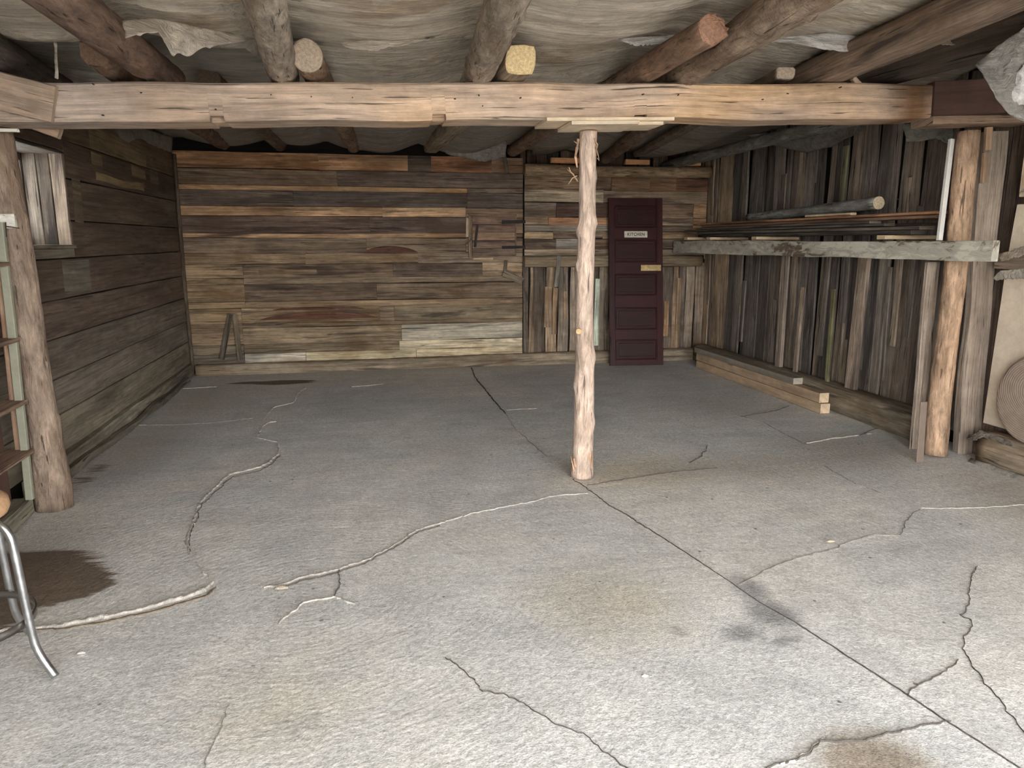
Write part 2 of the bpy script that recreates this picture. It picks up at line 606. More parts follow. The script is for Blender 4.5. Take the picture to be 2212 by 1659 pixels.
XL, XR, YB = -2.05, 4.3, 8.82
xs = np.arange(-2.5, 4.75, .06)
ys = np.arange(-.4, 9.1, .06)
X, Y = np.meshgrid(xs, ys)
wet = in_poly_mask(X, Y, [(-1.75, 3.45, .5, .42, 1.0), (-1.45, 3.35, .3, .26, .95), (-1.6, 3.1, .3, .2, .7), (-.95, 8.1, .42, .16, .85), (-1.3, 8.15, .4, .12, .6),
                          (-1.85, 5.0, .2, .5, .5)], 0)
tan = in_poly_mask(X, Y, [(.95, 2.75, .5, .55, .75), (-.35, 2.25, .55, .4, .6), (1.42, 1.62, .22, .22, .9), (1.3, 1.5, .3, .2, .8), (1.75, 4.4, .9, .5, .8), (2.6, 4.3, .7, .6, .6), (.6, 5.2, .6, .8, .5), (-.2, 2.6, .5, .4, .4), (1.2, 3.1, .5, .3, .4)], 0)
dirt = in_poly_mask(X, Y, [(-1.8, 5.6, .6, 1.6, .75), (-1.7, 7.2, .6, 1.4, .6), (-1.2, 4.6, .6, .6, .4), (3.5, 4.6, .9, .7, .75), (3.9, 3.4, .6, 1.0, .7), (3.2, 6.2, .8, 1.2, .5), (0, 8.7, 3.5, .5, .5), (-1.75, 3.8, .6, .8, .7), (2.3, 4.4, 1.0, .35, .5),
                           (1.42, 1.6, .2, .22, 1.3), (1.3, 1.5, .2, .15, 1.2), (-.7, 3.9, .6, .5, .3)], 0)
gry = in_poly_mask(X, Y, [(1.62, 2.72, .1, .2, .8), (1.6, 2.5, .13, .16, .9), (1.4, 2.38, .12, .08, .9), (1.53, 2.3, .11, .06, .8), (1.15, 2.45, .06, .05, .7), (-.3, 2.15, .2, .1, .5), (2.2, 2.3, .3, .2, .3), (1.0, 6.5, .8, .6, .35)], 0)
Z = np.array([[.004 * n3(float(x) * 1.1, float(y) * 1.1, 3) for x in xs] for y in ys])
me = bpy.data.meshes.new('floor')
nx, ny = len(xs), len(ys)
fv = [(float(X[j, i]), float(Y[j, i]), float(Z[j, i]) - .004) for j in range(ny) for i in range(nx)]
ff = [(j * nx + i, j * nx + i + 1, (j + 1) * nx + i + 1, (j + 1) * nx + i) for j in range(ny - 1) for i in range(nx - 1)]
me.from_pydata(fv, [], ff)
sa = me.attributes.new('stain', 'FLOAT_COLOR', 'POINT')
sa.data.foreach_set('color', np.stack([wet, tan, dirt, gry], -1).astype('f4').ravel())
me.polygons.foreach_set('use_smooth', [True] * len(ff))
me.materials.append(M_FLOOR)
me.update()
floor = bpy.data.objects.new('floor', me)
C.objects.link(floor)
floor['kind'] = 'structure'


def crack(px, w, depthcol, ridge=0.0, jit=1.0, z=0.0015):
    """a jagged crack strip lying in the slab; with ridge a raised broken edge"""
    P = [at(x, y, 2, 0) for x, y in px]
    cum = [0]
    for a, b in zip(P, P[1:]):
        cum.append(cum[-1] + (b - a).length)
    L = cum[-1]
    n = max(4, int(L / .014))
    sd = R_.uniform(0, 500)
    mb = MB()
    pts = []
    for i in range(n + 1):
        s_ = L * i / n
        j = 0
        while j < len(cum) - 2 and s_ > cum[j + 1]:
            j += 1
        f = (s_ - cum[j]) / max(1e-6, cum[j + 1] - cum[j])
        p = P[j].lerp(P[j + 1], f)
        d = (P[j + 1] - P[j]).normalized()
        nrm = Vector((-d.y, d.x, 0))
        p = p + nrm * jit * (.012 * n3(s_ * 9, sd, 0) + .009 * n3(s_ * 30, sd, 5) + R_.uniform(-.0025, .0025))
        pts.append((p, nrm, s_))
    rings = []
    for i, (p, nrm, s_) in enumerate(pts):
        e = min(1, i / 3, (n - i) / 3)
        ww = w * (.25 + .75 * e) * (.5 + .9 * abs(n3(s_ * 14, sd + 40, 1))) * R_.uniform(.55, 1.25)
        if ridge:
            h = ridge * (.3 + .7 * e) * (.5 + .8 * abs(n3(s_ * 20, sd + 9, 2))) * R_.uniform(.6, 1.2)
            rings.append([p - nrm * ww + Vector((0, 0, -.006)), p - nrm * ww * .4 + Vector((0, 0, h * .75)), p + nrm * ww * .2 + Vector((0, 0, h)), p + nrm * ww * 1.2 + Vector((0, 0, -.006))])
        else:
            rings.append([p - nrm * ww * .5 + Vector((0, 0, -.006)), p - nrm * ww * .5 + Vector((0, 0, z)), p + nrm * ww * .5 + Vector((0, 0, z)), p + nrm * ww * .5 + Vector((0, 0, -.006))])
    sweep(mb, rings, [q[2] for q in pts], depthcol, smooth=False)
    o = mb.build('floor_crack', M_STONE, None)
    loc = o.location.copy()
    o.parent = floor
    o.location = loc
    return o


DK = (.11, .1, .09, 1)
MD = (.28, .26, .235, 1)
PL = (.56, .52, .465, 1)
for px, w, c, rd in [
    ([(0, 1362), (60, 1358), (130, 1352), (210, 1335), (300, 1318), (380, 1296), (440, 1275), (462, 1256)], .022, PL, .022),
    ([(40, 1363), (130, 1360), (210, 1345), (300, 1328), (380, 1307), (440, 1287), (468, 1268)], .02, (.24, .19, .14, 1), 0),
    ([(455, 1250), (430, 1230), (423, 1212)], .011, PL, .006),
    ([(405, 1198), (403, 1170), (410, 1140), (425, 1105), (432, 1085)], .016, PL, .008),
    ([(409, 1197), (408, 1170), (416, 1140), (431, 1105), (438, 1085)], .008, DK, 0),
    ([(432, 1085), (455, 1062), (478, 1040), (495, 1025), (560, 1010), (585, 995), (602, 980), (600, 955)], .014, PL, .012),
    ([(440, 1086), (461, 1066), (485, 1044), (500, 1031), (562, 1016), (590, 1000), (606, 982)], .006, DK, 0),
    ([(600, 955), (555, 945), (565, 925), (580, 912), (597, 910)], .01, PL, .006),
    ([(570, 905), (590, 880), (635, 869), (643, 850), (660, 838)], .009, PL, .005),
    ([(570, 1268), (610, 1263), (660, 1245), (730, 1230), (800, 1205), (850, 1180), (900, 1145), (950, 1130), (1000, 1115)], .009, PL, .007),
    ([(612, 1268), (660, 1251), (730, 1236), (800, 1210), (850, 1184), (900, 1149), (950, 1134)], .004, DK, 0),
    ([(1000, 1115), (1060, 1100), (1130, 1087), (1200, 1070), (1270, 1065)], .006, PL, .004),
    ([(730, 1230), (735, 1250), (722, 1287)], .004, DK, 0),
    ([(722, 1287), (655, 1300), (635, 1320), (600, 1347)], .006, PL, .003),
    ([(720, 1286), (765, 1305)], .004, PL, 0),
    ([(1018, 794), (1026, 814), (1080, 880), (1092, 893)], .022, DK, 0),
    ([(1092, 893), (1112, 925), (1180, 985)], .006, MD, 0),
    ([(1236, 1035), (1270, 1054), (1300, 1080), (1400, 1140)], .010, DK, 0),
    ([(1400, 1140), (1560, 1245), (1640, 1300), (1720, 1345), (1900, 1460), (2050, 1560), (2160, 1630), (2212, 1664), (2290, 1712)], .005, DK, 0),
    ([(1268, 1048), (1330, 1038), (1440, 1020), (1550, 1010)], .004, DK, 0),
    ([(960, 1420), (1010, 1455), (1040, 1490), (1090, 1500), (1150, 1533), (1200, 1560), (1270, 1590), (1300, 1620), (1340, 1650), (1400, 1690)], .005, DK, 0),
    ([(1600, 1690), (1660, 1655), (1720, 1640), (1760, 1615), (1780, 1598), (1870, 1600), (1880, 1590), (1970, 1570), (2050, 1553)], .006, DK, 0),
    ([(1690, 1652), (1722, 1637), (1758, 1611), (1779, 1594)], .006, PL, .003),
    ([(1595, 1263), (1690, 1215), (1800, 1185), (1850, 1165), (1890, 1155), (1945, 1155), (1965, 1115), (1990, 1100)], .004, MD, 0),
    ([(1990, 1097), (2055, 1098), (2110, 1096), (2212, 1090), (2300, 1088)], .006, PL, .003),
    ([(2112, 1222), (2095, 1250), (2090, 1275), (2095, 1295), (2080, 1330), (2100, 1338), (2105, 1345), (2090, 1375), (2075, 1400), (2110, 1450), (2150, 1500), (2190, 1560), (2230, 1610)], .0045, DK, 0),
    ([(1960, 1502), (2000, 1470), (2040, 1448), (2075, 1425)], .0045, DK, 0),
    ([(1590, 898), (1650, 912), (1700, 940), (1745, 962)], .008, MD, 0),
    ([(1742, 957), (1800, 946), (1855, 940)], .012, PL, .004),
    ([(1855, 940), (1890, 926), (1930, 922)], .007, DK, 0),
    ([(1780, 1005), (1830, 1035), (1870, 1052), (1905, 1066)], .006, MD, 0),
    ([(1840, 1038), (1880, 1055), (1900, 1064)], .005, PL, .003),
    ([(1530, 962), (1515, 985), (1490, 1000)], .004, DK, 0),
    ([(300, 918), (380, 917), (450, 914), (545, 903)], .008, MD, 0),
    ([(395, 839), (430, 837), (468, 835)], .011, PL, .003),
    ([(760, 835), (800, 832), (828, 829)], .009, PL, .002),
    ([(440, 1664), (455, 1620), (470, 1580), (500, 1520)], .004, MD, 0),
    ([(1094, 885), (1130, 883), (1160, 882)], .007, PL, .002),
    ([(1600, 900), (1680, 886), (1705, 876)], .007, DK, 0),
]:
    crack(px, w * (.36 if w < .012 else .75), c, rd * .7, jit=.25 if w == .005 and len(px) == 9 else (.5 if w > .02 else 1))

# outside ground in front of the doorway
g = MB()
grid(g, [[Vector((x, y, -.03)) for x in (-30, -7, 0, 7, 32)] for y in (-40, -8, -.4)], (.66, .64, .6, 1))
g.build('ground', M_STONE, kind='structure', recalc=False)

# ------------------------------------------------------------------ back wall
GB = 3.1


def zb(py, px=640):
    return at(px, py, 1, YB).z


wb = MB()
DARKBK = (.012, .010, .008, 1)
box(wb, (-2.5, 8.87, -.1), (4.8, 8.95, 2.36), DARKBK)
box(wb, (-2.5, 8.87, 2.3), (1.86, 8.95, 2.9), DARKBK)
box(wb, (1.8, 8.9, 2.3), (1.86, 9.35, 2.9), DARKBK)
Xl = 1.88
# (px top, px bottom, [(x0, x1, rgb)...])
courses = [
    (330, 366, [(-2.08, -.5, (118, 84, 52)), (-.5, .51, (122, 90, 58)), (.51, .78, (70, 58, 48)), (.78, 1.5, (112, 74, 46)), (1.5, 1.88, (98, 76, 56))]),
    (366, 401, [(-2.08, -.3, (84, 68, 52)), (-.3, 1.88, (70, 58, 49))]),
    (401, 412, [(-2.08, 1.2, (122, 94, 62)), (1.2, 1.88, (82, 68, 54))]),
    (412, 446, [(-2.08, -.8, (72, 60, 50)), (-.8, 1.2, (62, 53, 46)), (1.2, 1.88, (66, 57, 50))]),
    (446, 467, [(-2.08, .2, (112, 86, 58)), (.2, 1.18, (122, 96, 66)), (1.18, 1.88, (92, 74, 56))]),
    (467, 504, [(-2.08, .05, (66, 52, 42)), (.05, 1.18, (64, 52, 44)), (1.18, 1.88, (100, 82, 64))]),
    (504, 514, [(-2.08, 1.18, (116, 90, 62)), (1.18, 1.88, (92, 74, 56))]),
    (514, 547, [(-2.08, 0, (84, 70, 54)), (0, 1.18, (86, 72, 56)), (1.18, 1.88, (84, 68, 54))]),
    (547, 570, [(-2.08, -.7, (98, 80, 58)), (-.7, .6, (98, 80, 58)), (.6, 1.88, (92, 78, 62))]),
    (570, 600, [(-2.08, -1.4, (98, 80, 56)), (-1.4, .3, (86, 70, 52)), (.3, 1.38, (68, 56, 46)), (1.38, 1.88, (108, 90, 68))]),
    (600, 614, [(-2.08, -1.4, (96, 78, 54)), (-1.4, 1.88, (92, 78, 60))]),
    (614, 650, [(-2.08, -1.4, (94, 76, 52)), (-1.4, .1, (76, 62, 48)), (.1, 1.88, (82, 68, 52))]),
    (650, 664, [(-2.08, -1.4, (98, 80, 54)), (-1.4, 1.88, (98, 80, 58))]),
    (664, 697, [(-2.08, -1.45, (96, 78, 54)), (-1.45, .12, (92, 76, 54)), (.12, .3, (88, 74, 56)), (.3, 1.88, (88, 76, 58))]),
    (697, 706, [(-2.08, -1.45, (88, 72, 52)), (-1.45, 1.88, (92, 76, 56))]),
    (706, 742, [(-2.08, -1.45, (88, 72, 52)), (-1.45, .38, (92, 78, 58)), (.38, 1.88, (122, 114, 98))]),
    (742, 762, [(-2.08, -1.45, (76, 66, 52)), (-1.45, .35, (82, 70, 52)), (.35, 1.88, (136, 124, 100))]),
    (762, 790, [(-2.08, -1.45, (70, 62, 52)), (-1.45, -.76, (140, 132, 116)), (-.755, .55, (140, 128, 98)), (.55, 1.88, (136, 122, 94))]),
]
for a, b, segs in courses:
    z1, z0 = zb(a), zb(b)
    for x0, x1, c in segs:
        off = R_.uniform(-.006, .006)
        board(wb, (x0 + .001, YB + .015 + off, (z0 + z1) / 2), (x1 - .001, YB + .015 + off, (z0 + z1) / 2 + R_.uniform(-.004, .004)), (0, 0, 1), (z1 - z0) - .003, .032, T(c, GB, .08), wob=.004, jag=(.006, .006))
# dark waney slab edges lying in the boarding
for x0, x1, z, h in [(-1.25, .1, zb(686), .085), (-1.1, -.05, zb(666), .06), (-.05, .6, zb(542), .075)]:
    n_ = 24
    ring_ = []
    for q_ in range(n_ + 1):
        f_ = q_ / n_
        hh = max(.003, h * math.sin(PI * f_) ** .7)
        xx = x0 + (x1 - x0) * f_
        ring_.append([Vector((xx, YB - .004, z - .02)), Vector((xx, YB - .004, z - .02 + hh)), Vector((xx, YB + .02, z - .02 + hh)), Vector((xx, YB + .02, z - .02))])
    sweep(wb, ring_, [i_ * .05 for i_ in range(n_ + 1)], T((66, 42, 30), GB), smooth=False)
# right section, boards between plate log and rail log
rc = [
    (380, 411, [(1.9, 2.6, (92, 74, 54)), (2.6, 3.0, (82, 64, 48)), (3.0, 3.5, (98, 76, 54)), (3.5, 3.85, (102, 76, 52)), (3.85, 4.28, (86, 58, 40))]),
    (411, 438, [(1.9, 2.9, (112, 98, 78)), (2.9, 4.28, (98, 82, 64))]),
    (438, 470, [(1.9, 2.3, (82, 70, 58)), (2.3, 3.1, (66, 50, 40)), (3.1, 4.1, (92, 74, 56)), (4.1, 4.28, (120, 92, 62))]),
    (470, 486, [(1.9, 2.2, (108, 88, 66)), (2.2, 2.68, (124, 88, 58)), (2.68, 3.2, (128, 92, 60)), (3.2, 4.1, (98, 82, 64)), (4.1, 4.28, (118, 90, 60))]),
    (486, 500, [(1.9, 3.2, (102, 92, 80)), (3.2, 4.1, (92, 80, 66)), (4.1, 4.28, (118, 90, 60))]),
    (500, 516, [(1.9, 2.26, (122, 102, 74)), (2.26, 2.9, (92, 76, 60)), (2.9, 3.3, (116, 94, 70)), (3.3, 4.28, (108, 88, 64))]),
    (516, 538, [(1.9, 2.3, (78, 64, 52)), (2.3, 2.7, (106, 100, 92)), (2.7, 3.5, (88, 68, 52)), (3.5, 4.28, (86, 72, 56))]),
    (538, 553, [(1.9, 3.0, (104, 90, 72)), (3.0, 4.28, (92, 80, 64))]),
]
for a, b, segs in rc:
    z1, z0 = zb(a, 1250), zb(b, 1250)
    for x0, x1, c in segs:
        board(wb, (x0 + .002, YB + .015, (z0 + z1) / 2), (x1 - .002, YB + .015, (z0 + z1) / 2), (0, 0, 1), (z1 - z0) - .002, .04, T(c, GB, .1), wob=.008, jag=(.006, .006))
x = 1.89
cl = [(98, 86, 72), (82, 70, 58), (104, 86, 66), (76, 66, 56), (112, 94, 72), (88, 78, 66)]
while x < 4.26:
    w = R_.uniform(.06, .15)
    board(wb, (x + w / 2, YB + .02 - R_.uniform(0, .02), .1), (x + w / 2 + R_.uniform(-.008, .008), YB + .02, 1.24), (1, 0, 0), w, .03, T(R_.choice(cl), GB, .12), wob=.009, W2=w * R_.uniform(.85, 1.0))
    x += w + R_.choice((.002, .003, .012))
# extra patched pieces on the vertical boards
for x0, z0, z1, w, c in [(2.2, .45, .95, .09, (118, 98, 76)), (2.42, .55, .9, .05, (104, 84, 62)), (3.78, .3, .75, .07, (124, 96, 66)), (3.95, .1, 1.05, .06, (110, 90, 66)), (2.84, .2, 1.05, .06, (142, 150, 132))]:
    board(wb, (x0, YB - .02, z0), (x0, YB - .02, z1), (1, 0, 0), w, .016, T(c, GB, .05), wob=.006, jag=(.01, .02))
# set-back boarding above the plate log
x = 1.8
while x < 4.5:
    w = R_.uniform(.09, .17)
    board(wb, (x, YB + .42, 2.2), (x + R_.uniform(-.02, .02), YB + .42, 3.0), (1, 0, 0), w, .025, T(R_.choice([(98, 78, 58), (84, 68, 54), (70, 60, 50)]), GB, .15), wob=.006)
    x += w + R_.choice((.004, .02))
box(wb, (1.7, YB + .46, 2.1), (4.7, YB + .5, 3.0), DARKBK)
box(wb, (1.7, YB + .05, 2.25), (4.7, YB + .46, 2.3), (.06, .05, .04, 1))
wb.build('wall_back', M_PLANK, kind='structure')

# ------------------------------------------------------------------ left wall
GLW = 2.7
wl = MB()
wy0, wy1, wz0, wz1 = 4.98, 5.76, 1.47, 2.13
zc = [.12, .38, .62, .88, 1.13, 1.40, 1.66, 1.95, 2.21, 2.49, 2.78]
lc = [(92, 84, 70), (84, 76, 66), (76, 68, 58), (70, 58, 48), (66, 54, 44), (62, 50, 40), (64, 52, 41), (60, 47, 37), (78, 64, 46), (64, 52, 40)]


def lboard(y0, y1, z0, z1, c):
    o = R_.uniform(-.004, .004)
    board(wl, (XL - .015 + o, y0, (z0 + z1) / 2), (XL - .015 + o, y1, (z0 + z1) / 2), (0, 0, 1), z1 - z0 - .007, .034, T(c, GLW, .05), wob=.003)


for i, (z0, z1) in enumerate(zip(zc, zc[1:])):
    c = lc[i]
    if z1 <= wz0 or z0 >= wz1:
        lboard(3.0, 8.84, z0, z1, c)
    else:
        lboard(3.0, wy0, z0, z1, c)
        lboard(wy1, 8.84, z0, z1, c)
        if z0 < wz0:
            lboard(wy0, wy1, z0, wz0, (82, 76, 64))
        if z1 > wz1:
            lboard(wy0, wy1, wz1, z1, c)
for y0, y1, z0, z1, c in [(6.3, 7.75, 2.225, 2.40, (112, 94, 66)), (6.3, 7.7, 2.10, 2.195, (104, 86, 58)), (6.35, 7.6, 1.985, 2.045, (118, 98, 64)), (5.86, 6.02, 1.66, 2.2, (88, 74, 54)), (7.85, 8.75, 2.08, 2.2, (88, 74, 54)), (5.5, 6.0, 1.16, 1.39, (96, 90, 78)), (6.0, 6.45, 1.15, 1.33, (92, 74, 56)), (6.9, 8.0, 1.25, 1.33, (84, 72, 58))]:
    board(wl, (XL + .0025, y0, (z0 + z1) / 2), (XL + .0025, y1, (z0 + z1) / 2 - .01), (0, 0, 1), z1 - z0, .003, T(c, 1.7), wob=.014, seg=.05, ch=.0005, jag=(.03, .04))
for lo, hi in [((-2.45, 3.0, -.1), (-2.09, wy0 - .02, 2.85)), ((-2.45, wy1 + .02, -.1), (-2.09, 8.95, 2.85)), ((-2.45, wy0 - .02, -.1), (-2.09, wy1 + .02, wz0 - .03)), ((-2.45, wy0 - .02, wz1 + .03), (-2.09, wy1 + .02, 2.85))]:
    box(wl, lo, hi, DARKBK)
y = -.4
box(wl, (-2.45, -.45, -.1), (-2.12, 3.0, 2.85), (.05, .04, .03, 1))
for i, (z0, z1) in enumerate(zip(zc, zc[1:])):
    board(wl, (XL - .03, -.4, (z0 + z1) / 2), (XL - .03, 2.99, (z0 + z1) / 2), (0, 0, 1), z1 - z0 - .007, .034, T(lc[i], GLW, .1), wob=.003)
wl.build('wall_left', M_PLANK_L, kind='structure')

# window in the left wall
jt = MB()
xo = -2.36
yj = wy1 - .01
for k in range(4):
    x0 = XL + .0 - k * .085
    board(jt, (x0 - .042, yj - .012, wz0 + .01), (x0 - .042, yj - .012, wz1 - .01), (1, 0, 0), .083, .02, T([(150, 128, 108), (96, 82, 70), (128, 112, 98), (66, 56, 48)][k], .85), wob=.004)
board(jt, (-2.2, wy0 + .01, wz0), (-2.2, wy0 + .01, wz1), (1, 0, 0), .3, .02, T((84, 72, 60), 2))
board(jt, (-2.2, wy0, wz1 - .01), (-2.2, wy1, wz1 - .01), (1, 0, 0), .3, .02, T((60, 50, 42), 2))
board(jt, (-2.19, wy0, wz0 + .01), (-2.19, wy1, wz0 + .01), (1, 0, 0), .32, .025, T((92, 86, 72), 2))
win = jt.build('window_1', M_PLANK, kind='structure')
win['_o'] = (0, 0, 0)
fr = MB()
for (a, b, w, th) in [((-2.33, wy0 + .04, wz0), (-2.33, wy0 + .04, wz1), .06, .04), ((-2.33, wy1 - .035, wz0), (-2.33, wy1 - .035, wz1), .07, .04)]:
    board(fr, a, b, (0, 1, 0), w * .4, th, T((72, 64, 56), 2), wob=.001)
for z_ in (wz0 + .05, wz1 - .04):
    board(fr, (-2.33, wy0, z_), (-2.33, wy1, z_), (0, 0, 1), .06, .04, T((64, 56, 48), 2), wob=.001)
board(fr, (-2.33, wy0, 1.85), (-2.33, wy1, 1.85), (0, 0, 1), .018, .03, T((50, 44, 38), 2), wob=.001)
fr.build('window_frame', M_PLANK, parent=win)
gl = MB()
box(gl, (-2.342, wy0 + .02, wz0 + .02), (-2.336, wy1 - .02, wz1 - .02), (.6, .62, .62, 1), ch=.001)
gm = G('dusty_glass')
_a = gm.n('BsdfTranslucent', Color=(.75, .78, .78, 1))
_b = gm.n('BsdfTransparent', Color=(.85, .88, .88, 1))
_n = gm.noise(gm.map(gm.n('TexCoord').outputs['Object'], (3, 6, 6)), 1, 5, .6)
_m = gm.n('MixShader', i0=gm.rng(_n, .3, .7, .35, .75), i1=_a.outputs[0], i2=_b.outputs[0])
gm.t.links.new(_m.outputs[0], gm.out.inputs[0])
gl.build('window_pane', gm.m, parent=win)
# ------------------------------------------------------------------ right wall
wr = MB()
GR = 3.0
box(wr, (XR + .07, 4.3, -.1), (XR + .2, 9.4, 2.95), DARKBK)
rcl = [(80, 73, 66), (74, 68, 62), (92, 80, 68), (66, 60, 55), (86, 78, 70), (98, 86, 72), (72, 62, 54), (60, 55, 51)]
y = 4.5
while y < 9.2:
    w = R_.uniform(.07, .2)
    c = R_.choice(rcl)
    if y > 8.1:
        c = R_.choice([(118, 100, 78), (110, 94, 74), (90, 78, 66)])
    xo = XR + R_.choice((0, .01, .02, .035))
    lean = R_.uniform(-.03, .03)
    topz = R_.uniform(2.55, 2.8)
    board(wr, (xo + .012, y + w / 2, .1), (xo + .012, y + w / 2 + lean, topz), (0, 1, 0), w * 1.03, .024, T(c, GR, .12), wob=.012, W2=w * R_.uniform(.8, 1.05), seg=.16, jag=(0, .05))
    if R_.random() < .3:
        z0 = R_.uniform(.1, 1.2)
        board(wr, (xo - .012, y + w / 2 + .05, z0), (xo - .012, y + w / 2 + .05 + lean * .6, z0 + R_.uniform(.7, 1.5)), (0, 1, 0), R_.uniform(.04, .09), .02, T(R_.choice(rcl), GR * 1.1, .15), wob=.008, jag=(.01, .03))
    y += w + R_.choice((.002, .004, .006, .02))
# front stretch of the right wall, toward the doorway
box(wr, (XR + .07, -.45, -.1), (XR + .2, 4.3, 2.95), (.05, .04, .03, 1))
y = -.4
while y < 4.4:
    w = R_.uniform(.15, .24)
    board(wr, (XR + .05, y + w / 2, .1), (XR + .05, y + w / 2, 2.8), (0, 1, 0), w - .004, .024, T(R_.choice([(76, 62, 52), (68, 54, 46), (84, 70, 58)]), 2.0, .1), wob=.003)
    y += w
wr.build('wall_right', M_GREY, kind='structure')

# front wall with the wide doorway behind the photographer
wf = MB()
DX0, DX1, DZ = -1.0, 3.2, 2.5
for x0, x1, z0, z1 in [(-2.45, DX0, -.1, 2.95), (DX1, 4.5, -.1, 2.95), (DX0, DX1, DZ, 2.95)]:
    n = max(1, int((x1 - x0) / .2))
    for k in range(n):
        a = x0 + (x1 - x0) * k / n
        b = x0 + (x1 - x0) * (k + 1) / n
        board(wf, ((a + b) / 2, -.45, z0), ((a + b) / 2, -.45, z1), (1, 0, 0), b - a + .001, .05, T((72, 60, 50), 2, .1), wob=0)
wf.build('wall_front', M_PLANK, kind='structure')

# roof boards above the sheeting
cl_ = MB()
x = -2.4
while x < 4.6:
    board(cl_, (x + .1, -.5, 2.86), (x + .1, 9.4, 2.86), (1, 0, 0), .205, .03, T((62, 54, 46), 1.6, .2), wob=.001, seg=2)
    x += .2
cl_.build('ceiling', M_PLANK, kind='structure')

# sills ------------------------------------------------------------
sl = MB()
log(sl, [(-1.98, 8.77, .045), (0, 8.76, .05), (1.7, 8.755, .055), (2.9, 8.745, .06), (4.2, 8.74, .06)], [.075, .075, .085, .085, .085], T((120, 106, 86), 2.0), nang=16, rough=.16, lump=.1, flat=.5, mi=0, capmi=0)
sl.build('baseboard_back', M_PLANK, kind='structure')
sl = MB()
board(sl, (XL + .03, 4.55, .065), (XL + .02, 8.7, .07), (0, 0, 1), .13, .06, T((104, 98, 84), 2.0), wob=.01)
board(sl, (XL + .085, 4.6, .02), (XL + .085, 8.3, .02), (0, 0, 1), .05, .05, T((92, 86, 74), 1.8), wob=.02, jag=(.02, .02))
sl.build('baseboard_left', M_PLANK, kind='structure')
sl = MB()
log(sl, [(4.2, 4.62, .1), (4.21, 6, .1), (4.2, 8.6, .1)], [.13, .13, .12], T((104, 94, 78), 2.0), nang=18, rough=.05, lump=.05, flat=.75, mi=0, capmi=0)
log(sl, [(4.25, -.3, .1), (4.24, 4.14, .1)], [.125, .125], T((112, 98, 80), 2.0), nang=18, rough=.05, lump=.05, flat=.75, mi=0, capmi=0)
sl.build('baseboard_right', M_PLANK, kind='structure')
mo = MB()
log(mo, [(4.125, .5, -.006), (4.12, 4.16, -.006)], [.026, .03], (.3, .275, .24, 1), nang=10, rough=.35, lump=.3, capmi=0)
mo.build('trim_1', M_STONE, kind='structure')
# corner posts of the room
tr = MB()
log(tr, [(-2.02, 8.78, 0), (-2.03, 8.78, 1.2), (-2.02, 8.78, 2.45)], [.018, .02, .018], T((84, 72, 58), 1.7), nang=10, rough=.15, lump=.2, capmi=0)
tr.build('trim_2', M_BARK, kind='structure')
# ================================================================== things
BK = (.02, .018, .016, 1)


def beam_bot(x):
    return 2.115 + (x + 1.4) * .034


def beam_top(x):
    return 2.305 + (x + 1.4) * .037


# ---- the hewn cross beam
bm_ = empty('cross_beam', (1.0, 4.33, 2.12), 'thick hewn pale timber beam spanning the room on the log posts', 'beam')
mb = MB()
X0, X1 = -2.02, 3.53
sx = lambda px_: at(px_, 275, 1, 4.2).x
sl_ = .0355
board(mb, (X0, 4.33, (beam_bot(X0) + beam_top(X0)) / 2), (X1, 4.33, (beam_bot(X1) + beam_top(X1)) / 2), (0, 0, 1), .19, .26, T((186, 160, 136), 1.28), W2=.205, wob=.011, seg=.07, ch=.012,
      notch=[(sx(454) - X0, sx(484) - X0, .028), (sx(934) - X0, sx(963) - X0, .03), (sx(1370) - X0, sx(1397) - X0, .018)], smooth=False)
def beam_tint(p, base):
    def bump_(x0, r):
        return math.exp(-((p[0] - x0) / r) ** 2)
    s_ = max(0, min(1, bump_(3.42, .16) * (.9 + .9 * n3(p[0] * 6, p[2] * 14, 2)) + .7 * bump_(2.55, .12) * max(0, n3(p[0] * 9, p[2] * 12, 5) + .2)))
    o_ = max(0, min(1, .5 * bump_(2.2, .6) + .9 * n3(p[0] * 1.6, p[2] * 6, 9)))
    g_ = max(0, min(1, .55 * bump_(-1.3, .8) + .6 * n3(p[0] * 1.1, p[2] * 3, 19)))
    c = [base[0], base[1], base[2]]
    c = [c[i] * (1 + o_ * (.12, -.04, -.3)[i]) for i in range(3)]
    m_ = sum(c) / 3
    c = [c[i] * (1 - .45 * g_) + (m_ * .9) * .45 * g_ for i in range(3)]
    c = [c[i] * (1 - s_ * (.55, .66, .76)[i]) for i in range(3)]
    return (c[0], c[1], c[2], 1.0)


mb.t = [[beam_tint(mb.v[i], t_) for i in f_] for f_, t_ in zip(mb.f, mb.t)]
mb.build('beam_body', M_BEAM, bm_)
for px_, py_ in [(203, 183), (308, 198), (583, 202), (672, 207), (760, 209), (979, 211), (1037, 209), (1043, 231), (1122, 212), (1385, 204), (1465, 207), (467, 236), (226, 248), (1645, 215), (1700, 200), (1812, 190)]:
    p = at(px_, py_, 1, 4.205)
    nb = MB()
    d = Vector((R_.uniform(-.4, .4), -1, R_.uniform(-.5, .6))).normalized()
    log(nb, [p + Vector((0, .03, 0)), p + d * R_.uniform(.015, .04)], .0035, (.05, .04, .035, 1), nang=6, seg=.02, rough=0, lump=0, capmi=0)
    nb.build('nail', M_IRON, bm_)

